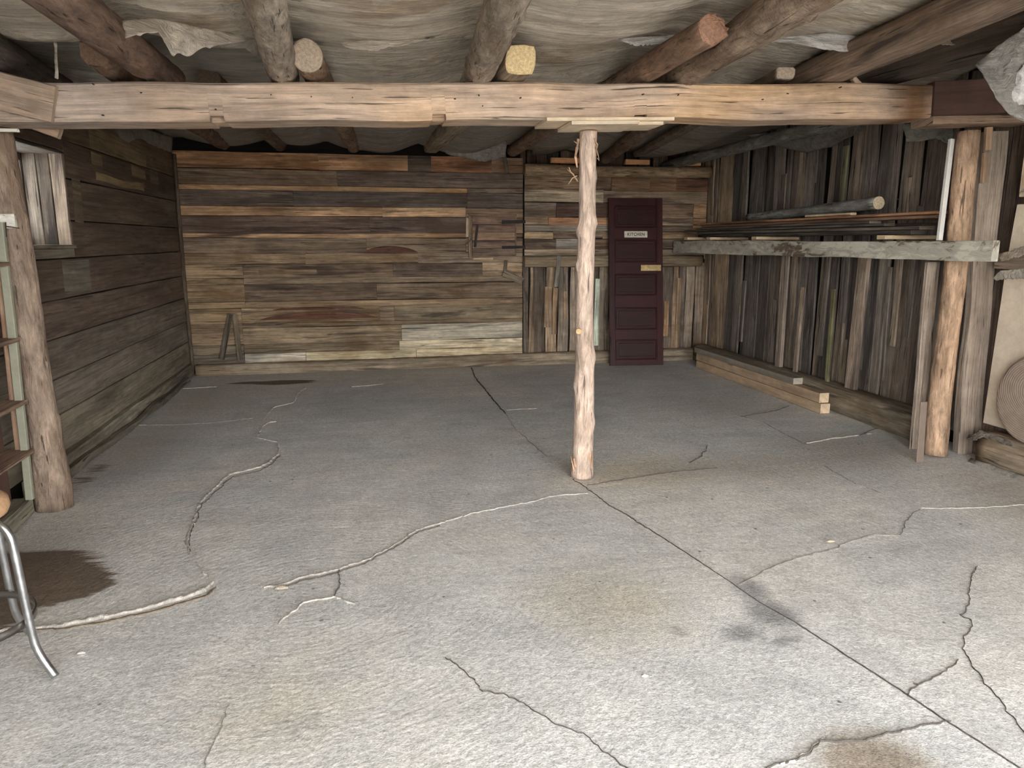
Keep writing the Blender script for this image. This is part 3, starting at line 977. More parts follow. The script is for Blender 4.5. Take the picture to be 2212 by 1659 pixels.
# dark brown beam continuing to the right wall
mb = MB()
board(mb, (3.535, 4.24, 2.395), (4.26, 4.1, 2.43), (0, 0, 1), .205, .12, T((64, 44, 36), 1.9), W2=.2, wob=.004)
mb.build('end_beam', M_VARN, label='dark reddish brown beam end butted against the right end of the pale cross beam', cat='beam')
mb = MB()
board(mb, (3.55, 4.3, 2.27), (4.3, 4.28, 2.295), (0, 0, 1), .05, .2, T((120, 98, 78), 1.9), wob=.006)
mb.build('bearing_board', M_BEAM, label='thin brown bearing board lying on top of the right log post', cat='board')
# board nailed over the left end
mb = MB()
a, b = at(118, 226, 1, 4.17), at(-60, 182, 1, 4.17)
board(mb, a, b, (0, 0, 1), .178, .035, T((150, 128, 108), 1.5), wob=.004, jag=(.006, 0))
mb.build('nailed_board', M_BEAM, label='tilted board nailed across the left end of the cross beam', cat='board')
mb = MB()
a, b = at(132, 283, 1, 4.5), at(40, 250, 1, 4.5)
board(mb, a, b, (0, 0, 1), .09, .05, T((136, 112, 90), 1.8), wob=.004)
mb.build('brace_block', M_BEAM, label='short brace end poking out under the left end of the beam', cat='board')

# ---- shims between beam and centre post
zs = beam_bot(1.36)
for (x0, x1, z, y0, y1, c, nm, lb) in [
    (1.02, 1.78, zs - .008, 4.14, 4.45, (200, 178, 146), 'shim_board', 'long pale new shim board directly under the beam above the centre post'),
    (1.16, 1.56, zs - .030, 4.12, 4.44, (198, 178, 150), 'shim_board', 'short pale shim board sitting on top of the centre post'),
    (1.44, 1.72, zs - .0295, 4.16, 4.4, (194, 174, 144), 'shim_board', 'small pale shim board right of the centre post under the beam'),
]:
    mb = MB()
    if nm == 'shim_board' and x0 == 1.44:
        x0 = 1.565
    s2 = .034
    board(mb, (x0, (y0 + y1) / 2, z + (x0 - 1.36) * s2), (x1, (y0 + y1) / 2, z + (x1 - 1.36) * s2), (0, 1, 0), y1 - y0, .019, T(c, 1.35), wob=.002, ch=.0015, jag=(.004, .004))
    mb.build(nm, M_LUMBER, label=lb, cat='board', group='shims on the centre post')

# ---- centre post
cp = empty('centre_post', (1.33, 4.37, 0), 'pale peeled log post standing alone in the middle of the floor', 'post')
PCL = [(1258, 1024, 24.5), (1259, 985, 22), (1261, 900, 21.5), (1262, 850, 21.5), (1263, 780, 20.5), (1262, 720, 20), (1263, 650, 19), (1265, 560, 19), (1268, 480, 18.5), (1269, 400, 18), (1270, 330, 18.5), (1271, 293, 18.5)]
pts, rd = [], []
for a, b, w in PCL:
    p = at(a, b, 1, 4.37)
    pts.append(p)
    rd.append(w * 1.0 / FP * ((p - Vector((0, 0, CH))).dot(_f)))
pts[0].z = 0.0
pts[-1].z = zs - .046
mb = MB()
# angle 0 -> ex; find which side is which: ex = d x ref
kn = [(1.58, 4.71, .02, .03), (1.37, 4.71, .016, .026), (1.63, 1.57, .016, .03), (1.06, 3.7, .012, .04), (.8, 1.57, .014, .05), (.62, 4.71, .012, .05), (.36, 1.57, .012, .04), (1.9, 1.57, .01, .03), (1.2, PI, .012, .025), (.2, 4.3, .012, .04)]
log(mb, pts, rd, T((200, 174, 154), 1.2), nang=28, seg=.03, rough=.045, lump=.05, knots=kn, captint=T((220, 190, 150), 1.6))
mb.build('post_trunk', [M_PEEL, M_END], cp)
# cut branch stub
p = at(1252, 717, 1, 4.31)
mb = MB()
log(mb, [p + Vector((.02, .05, 0)), p + Vector((-.008, -.004, .003))], [.022, .017], T((196, 158, 124), 1.6), nang=14, seg=.01, rough=.05, captint=T((206, 166, 112), 1.6))
mb.build('branch_stub', [M_PEEL, M_END], cp)
for q in [[(1248, 392), (1238, 377), (1226, 366)], [(1246, 380), (1236, 385), (1228, 398)], [(1240, 378), (1233, 372), (1229, 361)], [(1287, 318), (1292, 335), (1294, 347), (1290, 341)], [(1286, 305), (1291, 312), (1289, 322)]]:
    mb = MB()
    tube(mb, [at(a, b, 1, 4.33 - .01 * i) for i, (a, b) in enumerate(q)], [.004, .003, .0025, .002][:len(q)], T((176, 142, 110), 1.6), nang=6)
    mb.build('twig', M_PEEL, cp)
for q, w in [([(1250, 300), (1247, 318), (1243, 338), (1247, 362)], .016), ([(1247, 310), (1240, 305)], .008), ([(1284, 298), (1288, 309)], .01), ([(1240, 1018), (1236, 1000), (1233, 985)], .012), ([(1276, 1012), (1279, 990), (1280, 975)], .012), ([(1271, 1000), (1272, 980), (1270, 965)], .014), ([(1243, 1008), (1240, 990)], .012)]:
    mb = MB()
    for (a, b), (c, d) in zip(q, q[1:]):
        board(mb, at(a, b, 1, 4.315), at(c, d, 1, 4.312), (1, 0, 0), w, .006, T((206, 150, 92) if q[0][0] == 1271 else (168, 132, 102), 1.5), W2=w * .6, wob=.004, seg=.03)
    mb.build('splinter', M_PEEL, cp)

# ---- left post and the shelving behind it
mb = MB()
log(mb, [at(119, 1094, 1, 4.42), at(101, 960, 1, 4.42), at(77, 817, 1, 4.42), at(37, 555, 1, 4.42), at(-12, 279, 1, 4.42)], [.096, .086, .077, .078, .078], T((138, 118, 100), 1.35), nang=24, seg=.05, rough=.05, lump=.08, ragged=(.05, 0), knots=[(.15, 0, .02, .1), (.5, 2, .012, .05)])
for i, v in enumerate(mb.v):
    if v[2] < 0:
        mb.v[i] = Vector((v[0], v[1], 0))
mb.build('log_post', [M_BARK, M_END], label='weathered brown log post at the left end of the cross beam', cat='post')

sh = empty('wall_shelving', (-1.98, 4.0, 0.05), 'brown open wall shelving with a pale green edge left of the log post', 'shelf')
mb = MB()
for k in range(5):
    board(mb, (-2.0, 3.3 + k * .22, .1), (-2.0, 3.3 + k * .22, 2.0), (0, 1, 0), .215, .02, T((78, 56, 46), 2, .1), wob=.002)
mb.build('back_panel', M_VARN, sh)
for z in (.38, .66, 1.0, 1.4):
    mb = MB()
    board(mb, (-1.9, 3.25, z), (-1.925, 4.29, z), (1, 0, 0), .16, .022, T((110, 88, 72), 2), wob=.002)
    mb.build('shelf', M_PLANK, sh)
mb = MB()
tube_pts = [at(65, 1078, 1, 4.28), at(0, 480, 1, 4.28)]
board(mb, tube_pts[0], tube_pts[-1], (1, 0, 0), .04, .03, T((142, 142, 122), 1.15), wob=.004, seg=.1)
tag(mb.build('edge_strip', M_PLAIN, sh), 'pale green painted edge strip')
mb = MB()
board(mb, at(46, 985, 1, 4.3), at(-12, 480, 1, 4.3), (1, 0, 0), .045, .03, T((120, 94, 72), 1.9), wob=.004)
mb.build('inner_strip', M_PLANK, sh)
mb = MB()
board(mb, (-1.95, 4.31, .06), (-1.88, 3.2, .06), (0, 0, 1), .1, .1, T((104, 100, 84), 1.9), wob=.01)
mb.build('base_rail', M_PLANK, sh)
for z, x1, nm, lb in [(280, 40, 'white_lath', 'chipped white lath end at the top of the left log post'), (478, 34, 'white_lath', 'flaking pale lath nailed across the left log post at mid height')]:
    mb = MB()
    p, q = at(-40, z, 1, 4.31), at(x1, z + (2 if z < 400 else 0), 1, 4.31)
    board(mb, p, q, (0, 0, 1), .02 if z < 400 else .075, .02, T((214, 210, 196), 1.7), wob=.005, seg=.03, jag=(0, .02))
    mb.build(nm, M_FLAKY if z > 400 else M_PLAIN, label=lb, cat='board')
mb = MB()
for pp in ([(12, 480), (14, 512)], [(0, 487), (42, 493)]):
    tube(mb, [at(a, b, 1, 4.29) for a, b in pp], .003, (.08, .05, .04, 1), nang=6)
mb.build('wire', M_IRON, label='rusty wire wrapped around the left log post at the flaking lath', cat='wire')

# ---- right post group
mb = MB()
log(mb, [at(2020, 978, 1, 4.33), at(2035, 820, 1, 4.33), at(2062, 600, 1, 4.34), at(2078, 430, 1, 4.34), at(2093, 284, 1, 4.35)], [.079, .075, .072, .07, .066], T((168, 136, 106), 1.4), nang=24, seg=.05, rough=.06, lump=.08, ragged=(.02, 0), knots=[(.7, 4.5, .012, .03), (1.6, 4.8, .01, .03), (1.1, 4.0, .012, .04)])
for i, v in enumerate(mb.v):
    if v[2] < 0:
        mb.v[i] = Vector((v[0], v[1], 0))
mb.build('log_post', [M_PEEL, M_END], label='orange brown peeled log post at the right end of the cross beam', cat='post')
mb = MB()
a, b = at(2092, 945, 1, 4.36), at(2148, 262, 1, 4.36)
a.z = .0
b.z = 2.235
board(mb, a + Vector((.0, 0, 0)), b + Vector((-.01, 0, 0)), (1, 0, 0), .17, .09, T((138, 122, 106), 1.35), W2=.2, wob=.016, seg=.09, ch=.02)
mb.build('timber_post', M_BEAM, label='broad split timber post between the peeled log post and the pale wall panel', cat='post')
mb = MB()
p = at(2150, 380, 1, 4.36)
for a, b, w in [((2136, 275), (2132, 325), .05), ((2128, 330), (2124, 395), .03)]:
    board(mb, at(a[0], a[1], 1, 4.3), at(b[0], b[1], 1, 4.3), (1, 0, 0), w, .03, T((140, 112, 84), 1.8), wob=.004)
mb.build('wood_patch', M_BEAM, label='small wooden patch blocks nailed on top of the broad timber post', cat='block')
mb = MB()
a, b = at(1978, 972, 1, 4.5), at(2014, 566, 1, 4.56)
a.z = .0
board(mb, a, b, (1, 0, 0), .085, .035, T((132, 118, 104), 1.85), W2=.105, wob=.008, seg=.1, jag=(.02, .01))
mb.build('upright_plank', M_GREY, label='grey upright plank under the shelf beam just left of the right log post', cat='plank')
mb = MB()
a, b = at(1988, 985, 1, 4.21), at(1996, 868, 1, 4.23)
a.z = 0
board(mb, a, b, (1, 0, 0), .055, .012, T((108, 94, 82), 1.7), W2=.05, wob=.001, ch=.012)
mb.build('short_slat', M_PLAIN, label='short grey brown slat with rounded top at the foot of the right log post', cat='slat')
mb = MB()
a, b = at(2029, 516, 0, 3.838), at(2056, 301, 0, 3.9)
a.z = 1.522
board(mb, a, b, (1, 0, 0), .032, .03, T((232, 230, 222), 1.55), wob=.002, seg=.1)
mb.build('white_stick', M_PLAIN, label='white painted stick standing on the shelf beam beside the right log post', cat='stick')

# ---- shelf beam and what lies on it
sb = MB()
board(sb, (3.84, 3.9, 1.455), (3.83, 8.72, 1.445), (0, 0, 1), .125, .05, T((150, 146, 132), 1.9), W2=.15, wob=.007, seg=.12)
sb.build('shelf_beam', M_FLAKY, label='long flaking grey painted plank carrying the lumber shelf on the right', cat='beam')
for y, nm in [(8.35, 'farthest small pale crosspiece end on the shelf beam'), (7.75, 'second small pale crosspiece end from the far end of the shelf beam'), (6.75, 'third small pale crosspiece end from the far end of the shelf beam'), (4.9, 'nearest small crosspiece end on the shelf beam by the white stick')]:
    mb = MB()
    board(mb, (3.80, y, 1.545), (4.27, y, 1.545), (0, 1, 0), .09, .03, T((170, 146, 110), 1.8), wob=.002)
    mb.build('crosspiece', M_LUMBER, label=nm, cat='block', group='crosspieces on the shelf beam')
boards = [  # y0, y1, x, z, w, th, rgb, label
    (4.68, 8.1, 3.93, 1.580, .12, .03, (58, 52, 46), 'lowest dark board of the shelf stack facing the room'),
    (5.1, 8.4, 4.08, 1.580, .14, .03, (66, 58, 50), 'lowest dark board of the shelf stack against the wall'),
    (4.62, 8.2, 3.95, 1.612, .13, .025, (84, 76, 66), 'greyish board second from the bottom of the shelf stack'),
    (5.4, 8.5, 4.1, 1.612, .13, .025, (52, 46, 42), 'blackish board behind the second layer of the shelf stack'),
    (5.0, 8.55, 3.94, 1.640, .10, .02, (70, 64, 58), 'dark grey board in the middle of the shelf stack, near edge'),
    (4.75, 8.3, 4.08, 1.640, .13, .022, (56, 48, 42), 'black brown board in the middle of the shelf stack, wall side'),
    (5.2, 8.3, 3.97, 1.664, .11, .02, (98, 88, 76), 'long pale grey board in the middle of the shelf stack'),
    (4.58, 8.3, 4.02, 1.690, .10, .024, (108, 80, 60), 'orange brown board, lower one of the two near the top of the stack'),
    (4.55, 8.45, 4.0, 1.718, .09, .022, (146, 104, 70), 'bright orange brown board on top of the shelf stack'),
    (5.3, 8.5, 4.12, 1.690, .08, .022, (88, 66, 52), 'brown board behind the orange boards of the shelf stack'),
    (5.5, 8.3, 4.14, 1.717, .1, .024, (84, 62, 48), 'thin dark brown board under the loose log on the shelf'),
]
for y0, y1, x, z, w, th, c, lb in boards:
    mb = MB()
    board(mb, (x, y0, z), (x + R_.uniform(-.03, .03), y1, z - R_.uniform(0, .004)), (1, 0, 0), w, th, T(c, 2.0), wob=.004, seg=.3)
    mb.build('stacked_board', M_PLANK, label=lb, cat='board', group='boards stacked on the shelf')
mb = MB()
log(mb, [(4.1, 7.42, 1.772), (4.1, 6.4, 1.792), (4.06, 5.3, 1.82)], [.04, .046, .052], T((112, 112, 108), 2.0), nang=18, rough=.04, captint=T((188, 168, 132), 1.9))
mb.build('loose_log', [M_BARK, M_END], label='slim grey log with pale cut end lying on top of the shelf stack', cat='log')
mb = MB()
board(mb, (4.02, 5.55, 1.742), (4.02, 6.2, 1.742), (1, 0, 0), .06, .02, T((206, 180, 136), 1.8), wob=.002)
mb.build('offcut', M_LUMBER, label='pale offcut lying under the near end of the loose shelf log', cat='board')
mb = MB()
c0 = Vector((4.07, 5.12, 1.79))
tube(mb, [c0 + Vector((.01 * math.sin(3 * t), .05 * math.cos(t), .055 * math.sin(t))) for t in [k * 2 * PI / 20 for k in range(20)]], .002, (.25, .23, .2, 1), nang=5)
mb.build('wire_loop', M_IRON, label='thin wire loop hanging at the cut end of the loose shelf log', cat='wire')

# ---- planks leaning on the right wall
for (t, b, x, w, th, c, lb, y) in [
    ((1735, 620), (1718, 803), 4.235, .055, .03, (128, 112, 94), 'narrow grey brown plank leaning on the right wall above the lumber', None),
    ((1802, 625), (1787, 820), 4.235, .048, .025, (104, 100, 66), 'narrow mossy green plank leaning on the lower right wall', None),
    ((1700, 520), (1682, 790), 4.235, .1, .04, (122, 108, 94), 'broad grey plank leaning on the wall behind the lumber pile', None),
    ((1870, 540), (1838, 842), 4.235, .13, .04, (126, 110, 94), 'broad light brown plank leaning on the wall nearest the right posts', None),
    ((1829, 315), (1818, 440), 4.235, .065, .02, (98, 94, 66), 'narrow green stained batten high on the right wall above the shelf', None),
]:
    mb = MB()
    p, q = at(b[0], b[1], 0, x - .03), at(t[0], t[1], 0, x)
    if b[1] > 700:
        p.z = .222
    board(mb, p, q, (0, 1, 0), w, th, T(c, 2.0), wob=.006, jag=(.006, .015))
    mb.build('leaning_plank', M_GREY, label=lb, cat='plank', group='planks leaning on the right wall')

# ---- lumber pile
for (y0, y1, x0, w, z0, h, c, lb) in [
    (5.64, 8.1, 3.93, .095, .0, .088, (160, 136, 106), 'bottom sawn timber of the pile on the floor by the right wall'),
    (5.66, 8.1, 3.925, .095, .094, .088, (152, 128, 100), 'middle sawn timber of the pile with a split end by the right wall'),
    (6.05, 8.12, 3.905, .1, .187, .06, (118, 110, 98), 'top grey timber of the pile by the right wall'),
]:
    mb = MB()
    board(mb, (x0 + w / 2, y0, z0 + h / 2), (x0 + w / 2 - .03, y1, z0 + h / 2), (1, 0, 0), w, h, T(c, 1.6), wob=.0015, captint=T((190, 164, 130) if h > .07 else (150, 142, 128), 1.5), ch=.003)
    mb.build('sawn_timber', M_LUMBER, label=lb, cat='timber', group='timbers stacked by the right wall')

# ---- leaning door
P0 = at(1318, 790, 2, 0)
P1 = at(1433, 788, 2, 0)
U = (P1 - P0)
DWID = U.length
U.normalize()
Vv = Vector((-.012, .155, 1)).normalized()
Vv = (Vv - U * Vv.dot(U)).normalized()
Nn = U.cross(Vv).normalized()
DH = 2.06
dr = empty('leaning_door', P0 + U * DWID / 2, 'dark maroon panelled door with a kitchen sign leaning on the back wall', 'door')


def dbox(mb, u0, u1, v0, v1, n0, n1, tint, ch=.003, vert=False):
    """box on the door, u/v in metres from bottom left, n toward the viewer"""
    if vert:
        board(mb, P0 + U * (u0 + u1) / 2 + Vv * v0 + Nn * (n0 + n1) / 2, P0 + U * (u0 + u1) / 2 + Vv * v1 + Nn * (n0 + n1) / 2, U, u1 - u0, n1 - n0, tint, wob=0, ch=ch, seg=9)
    else:
        board(mb, P0 + U * u0 + Vv * (v0 + v1) / 2 + Nn * (n0 + n1) / 2, P0 + U * u1 + Vv * (v0 + v1) / 2 + Nn * (n0 + n1) / 2, Vv, v1 - v0, n1 - n0, tint, wob=0, ch=ch, seg=9)


MAR = T((62, 17, 14), 1.1)
MAR2 = T((55, 15, 12), 1.1)
pu0, pu1 = .105 * DWID, .885 * DWID
bands = [(.045, .176), (.249, .38), (.452, .579), (.652, .783), (.846, .965)]
vb = [(DH * (1 - b), DH * (1 - a)) for a, b in bands]
for a, b in ((0, pu0), (pu1, DWID)):
    mb = MB()
    dbox(mb, a, b, 0, DH, -.04, 0, MAR, vert=True)
    mb.build('stile', M_VARN, dr)
edges = [DH] + [q for v0, v1 in vb for q in (v1, v0)] + [0]
for k in range(0, len(edges), 2):
    mb = MB()
    dbox(mb, pu0, pu1, edges[k + 1], edges[k], -.039, -.001, MAR)
    mb.build('rail', M_VARN, dr)
for v0, v1 in vb:
    mb = MB()
    dbox(mb, pu0 - .005, pu1 + .005, v0 - .005, v1 + .005, -.03, -.016, MAR2)
    dbox(mb, pu0 + .045, pu1 - .045, v0 + .04, v1 - .04, -.02, -.006, MAR2, ch=.006)
    for (a, b, c, d, vt) in [(pu0, pu1, v0, v0 + .016, 0), (pu0, pu1, v1 - .016, v1, 0), (pu0, pu0 + .016, v0, v1, 1), (pu1 - .016, pu1, v0, v1, 1)]:
        dbox(mb, a, b, c, d, -.02, -.003, MAR, ch=.005, vert=bool(vt))
    mb.build('door_panel', M_VARN, dr)
# kitchen sign
u0, u1 = .285 * DWID, .712 * DWID
v1, v0 = DH * (1 - .197), DH * (1 - .2345)
mb = MB()
dbox(mb, u0, u1, v0, v1, -.001, .006, T((236, 228, 206), 2.4), ch=.004)
sg = mb.build('kitchen_sign', M_ENAMEL, dr)
tag(sg, 'cream enamel sign reading KITCHEN in black letters')
cu = bpy.data.curves.new('sign_text', 'FONT')
cu.body = 'KITCHEN'
cu.size = 1
cu.offset = .022
cu.extrude = .02
cu.space_character = 1.12
cu.align_x = 'CENTER'
cu.align_y = 'CENTER'
to = bpy.data.objects.new('sign_text', cu)
C.objects.link(to)
bpy.context.view_layer.update()
tm = bpy.data.meshes.new_from_object(to.evaluated_get(bpy.context.evaluated_depsgraph_get()))
bpy.data.objects.remove(to)
xsb = [v.co.x for v in tm.vertices]
ysb = [v.co.y for v in tm.vertices]
tw, th = max(xsb) - min(xsb), max(ysb) - min(ysb)
cx, cy = (max(xsb) + min(xsb)) / 2, (max(ysb) + min(ysb)) / 2
kx, ky = (u1 - u0) * .74 / tw, (v1 - v0) * .52 / th
sc_ = P0 + U * (u0 + u1) / 2 + Vv * (v0 + v1) / 2 + Nn * .0063
for v in tm.vertices:
    x, y, z = v.co
    v.co = sc_ + U * (x - cx) * kx + Vv * (y - cy) * ky + Nn * (z + .02) * .02 - dr.location
tm.materials.clear()
ink = plain('black_ink', rough=.5, var=.05)
nt = ink.node_tree
for nd in nt.nodes:
    if nd.type == 'BSDF_PRINCIPLED':
        for lk in list(nt.links):
            if lk.to_socket == nd.inputs['Base Color']:
                nt.links.remove(lk)
        nd.inputs['Base Color'].default_value = (.012, .011, .011, 1)
tm.materials.append(ink)
lo_ = bpy.data.objects.new('lettering', tm)
C.objects.link(lo_)
lo_.parent = sg
lo_.location = dr.location - sg.location - dr.location
sg_off = sg.location.copy()
for uu in (.055, .945):
    mb = MB()
    c = P0 + U * (u0 + (u1 - u0) * uu) + Vv * (v0 + v1) / 2 + Nn * .006
    log(mb, [c - Nn * .002, c + Nn * .0015], .0032, (.02, .02, .02, 1), nang=8, seg=.01, rough=0, lump=0, capmi=0)
    o = mb.build('sign_screw', M_IRON, dr)
    o.parent = sg
mb = MB()
a0, a1, b0, b1 = .59 * DWID, .965 * DWID, DH * (1 - .434), DH * (1 - .398)
dbox(mb, a0, a1, b0, b1, -.001, .005, T((172, 146, 92), 1.6), ch=.002)
pl = mb.build('brass_plate', M_BRASS, dr)
tag(pl, 'tarnished brass push plate')
for uu in (.03, .97):
    mb = MB()
    c = P0 + U * (a0 + (a1 - a0) * uu) + Vv * (b0 + b1) / 2 + Nn * .004
    log(mb, [c - Nn * .002, c + Nn * .003], .004, (.1, .08, .05, 1), nang=8, seg=.01, rough=0, lump=0, capmi=0)
    mb.build('plate_screw', M_IRON, dr).parent = pl
for va, vb_ in ((.235, .176), (.883, .828)):
    mb = MB()
    dbox(mb, -.006, .016, DH * (1 - va), DH * (1 - vb_), -.004, .007, (.03, .028, .026, 1), ch=.002, vert=True)
    mb.build('hinge', M_IRON, dr)

# ---- hatch in the back wall
p = at(1012, 557, 1, YB - .02)
q = at(1130, 462, 1, YB - .02)
hx0, hx1, hz0, hz1 = p.x, at(1112, 500, 1, YB - .02).x, p.z, q.z
ht = empty('wall_hatch', ((hx0 + hx1) / 2, YB - .03, hz0), 'small boarded hatch with dark strap hinges in the back wall', 'hatch')
mb = MB()
k = 5
for i in range(k):
    z = hz0 + .02 + (hz1 - hz0 - .05) * (i + .5) / k
    board(mb, (hx0 + .05, YB - .018, z), (hx1, YB - .018, z), (0, 0, 1), (hz1 - hz0 - .05) / k - .002, .02, T([(104, 86, 70), (108, 86, 70), (120, 94, 72), (108, 84, 68), (112, 88, 70)][i], 2.1), wob=.002)
mb.build('hatch_door', M_PLANK, ht)
mb = MB()
board(mb, (hx0 + .01, YB - .02, hz1 - .012), (hx1 + .02, YB - .02, hz1 - .02), (0, 0, 1), .03, .035, T((104, 84, 62), 2.1))
board(mb, (hx0 + .02, YB - .02, hz0), (hx0 + .02, YB - .02, hz1 - .03), (1, 0, 0), .035, .035, T((96, 80, 62), 2.1))
board(mb, (hx0 - .01, YB - .022, hz0 + .25), (hx0 - .01, YB - .022, hz1 - .05), (1, 0, 0), .03, .025, T((150, 130, 104), 2.1), wob=.01)
board(mb, (hx0 + .05, YB - .022, hz0 - .01), (hx0 + .3, YB - .022, hz0 - .012), (0, 0, 1), .02, .03, T((190, 158, 112), 2.0))
board(mb, (hx1 + .01, YB - .018, hz0 + .02), (hx1 + .01, YB - .018, hz1 - .04), (1, 0, 0), .02, .02, T((104, 86, 66), 2.1))
mb.build('hatch_frame', M_PLANK, ht)
for zz in (.81, .235):
    mb = MB()
    z = hz0 + (hz1 - hz0) * zz
    board(mb, (hx1 - .16, YB - .031, z), (hx1 + .13, YB - .031, z + .005), (0, 0, 1), .038, .006, (.045, .042, .04, 1), wob=.004)
    mb.build('strap_hinge', M_IRON, ht)
mb = MB()
board(mb, at(1026, 534, 1, YB - .04), at(1031, 486, 1, YB - .04), (1, 0, 0), .026, .022, T((70, 62, 56), 1.8), wob=.003)
mb.build('latch_stick', M_PLANK, ht)
mb = MB()
board(mb, at(1004, 529, 1, YB - .05), at(1020, 515, 1, YB - .05), (0, 0, 1), .02, .015, T((92, 78, 62), 1.8), wob=.003)
mb.build('latch_stick', M_PLANK, ht)

# ---- scraps fixed to the back wall
for a, b, y, w, th, c, lb, nm in [
    ((1128, 608), (1087, 588), YB - .038, .09, .022, (104, 92, 74), 'short diagonal board scrap on the back wall below the hatch', 'diagonal_scrap'),
    ((1091, 585), (1093, 562), YB - .03, .04, .02, (86, 74, 60), 'tiny upright scrap on the back wall above the diagonal scrap', 'upright_scrap'),
    ((1126, 590), (1088, 586), YB - .016, .1, .02, (146, 120, 88), 'pale short board behind the diagonal scrap on the back wall', 'patch_board'),
    ((479, 776), (497, 679), YB - .03, .06, .02, (92, 82, 68), 'left batten of the leaning pair in the left corner of the back wall', 'corner_batten'),
    ((519, 778), (507, 679), YB - .055, .055, .02, (94, 82, 66), 'right batten of the leaning pair in the left corner of the back wall', 'corner_batten'),
    ((684, 587), (560, 588), YB - .014, .055, .022, (102, 84, 60), 'short flat batten on the left part of the back wall', 'wall_batten'),
    ((1197, 722), (1200, 622), YB - .04, .06, .02, (120, 96, 70), 'brown lower batten hanging from the rail log on the back wall', 'hanging_batten'),
    ((1201, 620), (1208, 553), YB - .145, .05, .018, (112, 106, 96), 'grey upper batten nailed across the rail log on the back wall', 'hanging_batten'),
]:
    mb = MB()
    board(mb, at(a[0], a[1], 1, y), at(b[0], b[1], 1, y), (1, 0, 0) if abs(a[1] - b[1]) > 50 else (0, 0, 1), w, th, T(c, 2.1), wob=.004, jag=(.006, .01))
    mb.build(nm, M_PLANK, label=lb, cat='board')

# log plate and rail log of the right half of the back wall
mb = MB()
log(mb, [(1.88, 8.745, 2.35), (3, 8.74, 2.345), (4.26, 8.745, 2.36)], [.07, .066, .07], T((128, 106, 78), 2.1), nang=16, rough=.09, lump=.08)
mb.build('plate_log', [M_BARK, M_END], label='round log plate along the top of the right half of the back wall', cat='log')
mb = MB()
log(mb, [(1.88, 8.75, 1.27), (3, 8.75, 1.27), (4.2, 8.75, 1.265)], [.072, .075, .07], T((116, 100, 76), 2.1), nang=16, rough=.07, lump=.06, flat=.55)
mb.build('rail_log', [M_PLANK, M_END], label='squared rail log across the back wall behind the leaning door', cat='log')
for a, b, lb in [(1190, 1256, 'leftmost orange wood block on the log plate behind the centre post'), (1350, 1401, 'middle orange wood block on the log plate above the leaning door'), (1474, 1512, 'rightmost orange wood block on the log plate near the right corner')]:
    mb = MB()
    p, q = at(a, 350, 1, 8.72), at(b, 351, 1, 8.72)
    p.z = q.z = 2.462
    board(mb, p, q, (0, 0, 1), .06, .06, T((186, 130, 78), 2.1), wob=.003, jag=(.006, .006))
    mb.build('wood_block', M_LUMBER, label=lb, cat='block', group='orange blocks on the log plate')

# ---- roof logs
def roof_log(pa, pb, r, zc_, c, mat, lb, y0, y1, flat=0, sq=1.0, wall=None, captint=None, rag=(0, 0), lump=.06, rough=.05, r2=None, grp='front roof logs on the cross beam', name='roof_log', z1=None, tilt=(0, 0), nang=22):
    """pa/pb: two photo points on the log axis; zc_: height of the axis; y0..y1 extent along the room"""
    p, q = at(pa[0], pa[1], 2, zc_), at(pb[0], pb[1], 2, zc_ if z1 is None else z1)
    d = (q - p)
    A = p + d * ((y0 - p.y) / d.y)
    B = p + d * ((y1 - p.y) / d.y)
    A.z = zc_
    B.z = zc_ if z1 is None else z1
    if wall is not None:
        B = Vector((wall, 8.74, 2.5 + r * .95))
    mb = MB()
    log(mb, [A, A.lerp(B, .5) + Vector((0, 0, R_.uniform(-.01, .01))), B], [r, r, r2 or r], T(c, 1.62), nang=nang, seg=.05, lump=lump, rough=rough, flat=flat, sq=sq, captint=captint or T(c, 1.7), ragged=rag, tiltcap=tilt, knots=[(R_.uniform(.5, 4), R_.uniform(3, 6), .012, .03) for _ in range(8)])
    n0 = len(mb.v)
    o = mb.build(name, [mat, M_END], label=lb, cat='log', group=grp)
    if captint:
        first = [Vector(v) for v in mb.v[:nang]]
        c_ = sum(first, Vector()) / nang
        d_ = (A - B).normalized()
        eb = MB()
        sweep(eb, [[c_ + (v - c_) * .96 - d_ * .004 for v in first], [c_ + (v - c_) * .96 + d_ * .003 for v in first], [c_ + (v - c_) * .9 + d_ * .006 for v in first]], [0, .01, .02], captint, smooth=False)
        e = eb.build('cut_end', M_END)
        lc_ = e.location - o.location
        e.parent = o
        e.location = lc_
    return A, B


roof_log((140, 0), (357, 168), .092, 2.425, (112, 90, 76), M_BARK, 'reddish brown roof log crossing the beam at the left', -.35, 4.72)
roof_log((571, 0), (618, 186), .083, 2.425, (140, 128, 114), M_BARK, 'grey bark roof log second from the left on the cross beam', -.35, 4.68)
roof_log((1095, 0), (1022, 186), .088, 2.46, (136, 123, 108), M_BARKR, 'rough grey bark roof log above the middle of the cross beam', -.35, 4.66)
roof_log((1716, 0), (1430, 188), .098, 2.50, (128, 110, 92), M_BARKR, 'flaky bark roof log right of the middle on the cross beam', -.35, 4.72, r2=.085, rough=.09)
roof_log((2130, 0), (1718, 182), .105, 2.55, (114, 96, 80), M_PLANK, 'dark squared roof timber crossing the right part of the beam', -.35, 4.8, flat=.85, sq=.8, rough=.02)
roof_log((2300, 40), (1850, 170), .10, 2.60, (72, 62, 54), M_GREY, 'darkest squared roof timber nearest the right wall', -.35, 5.2, flat=.85, sq=.9, rough=.02)
roof_log((0, 115), (88, 168), .085, 2.43, (70, 62, 55), M_BARK, 'dark roof log in the left corner above the beam', -.35, 5.2)
G2 = 'back roof logs lapping over the cross beam'
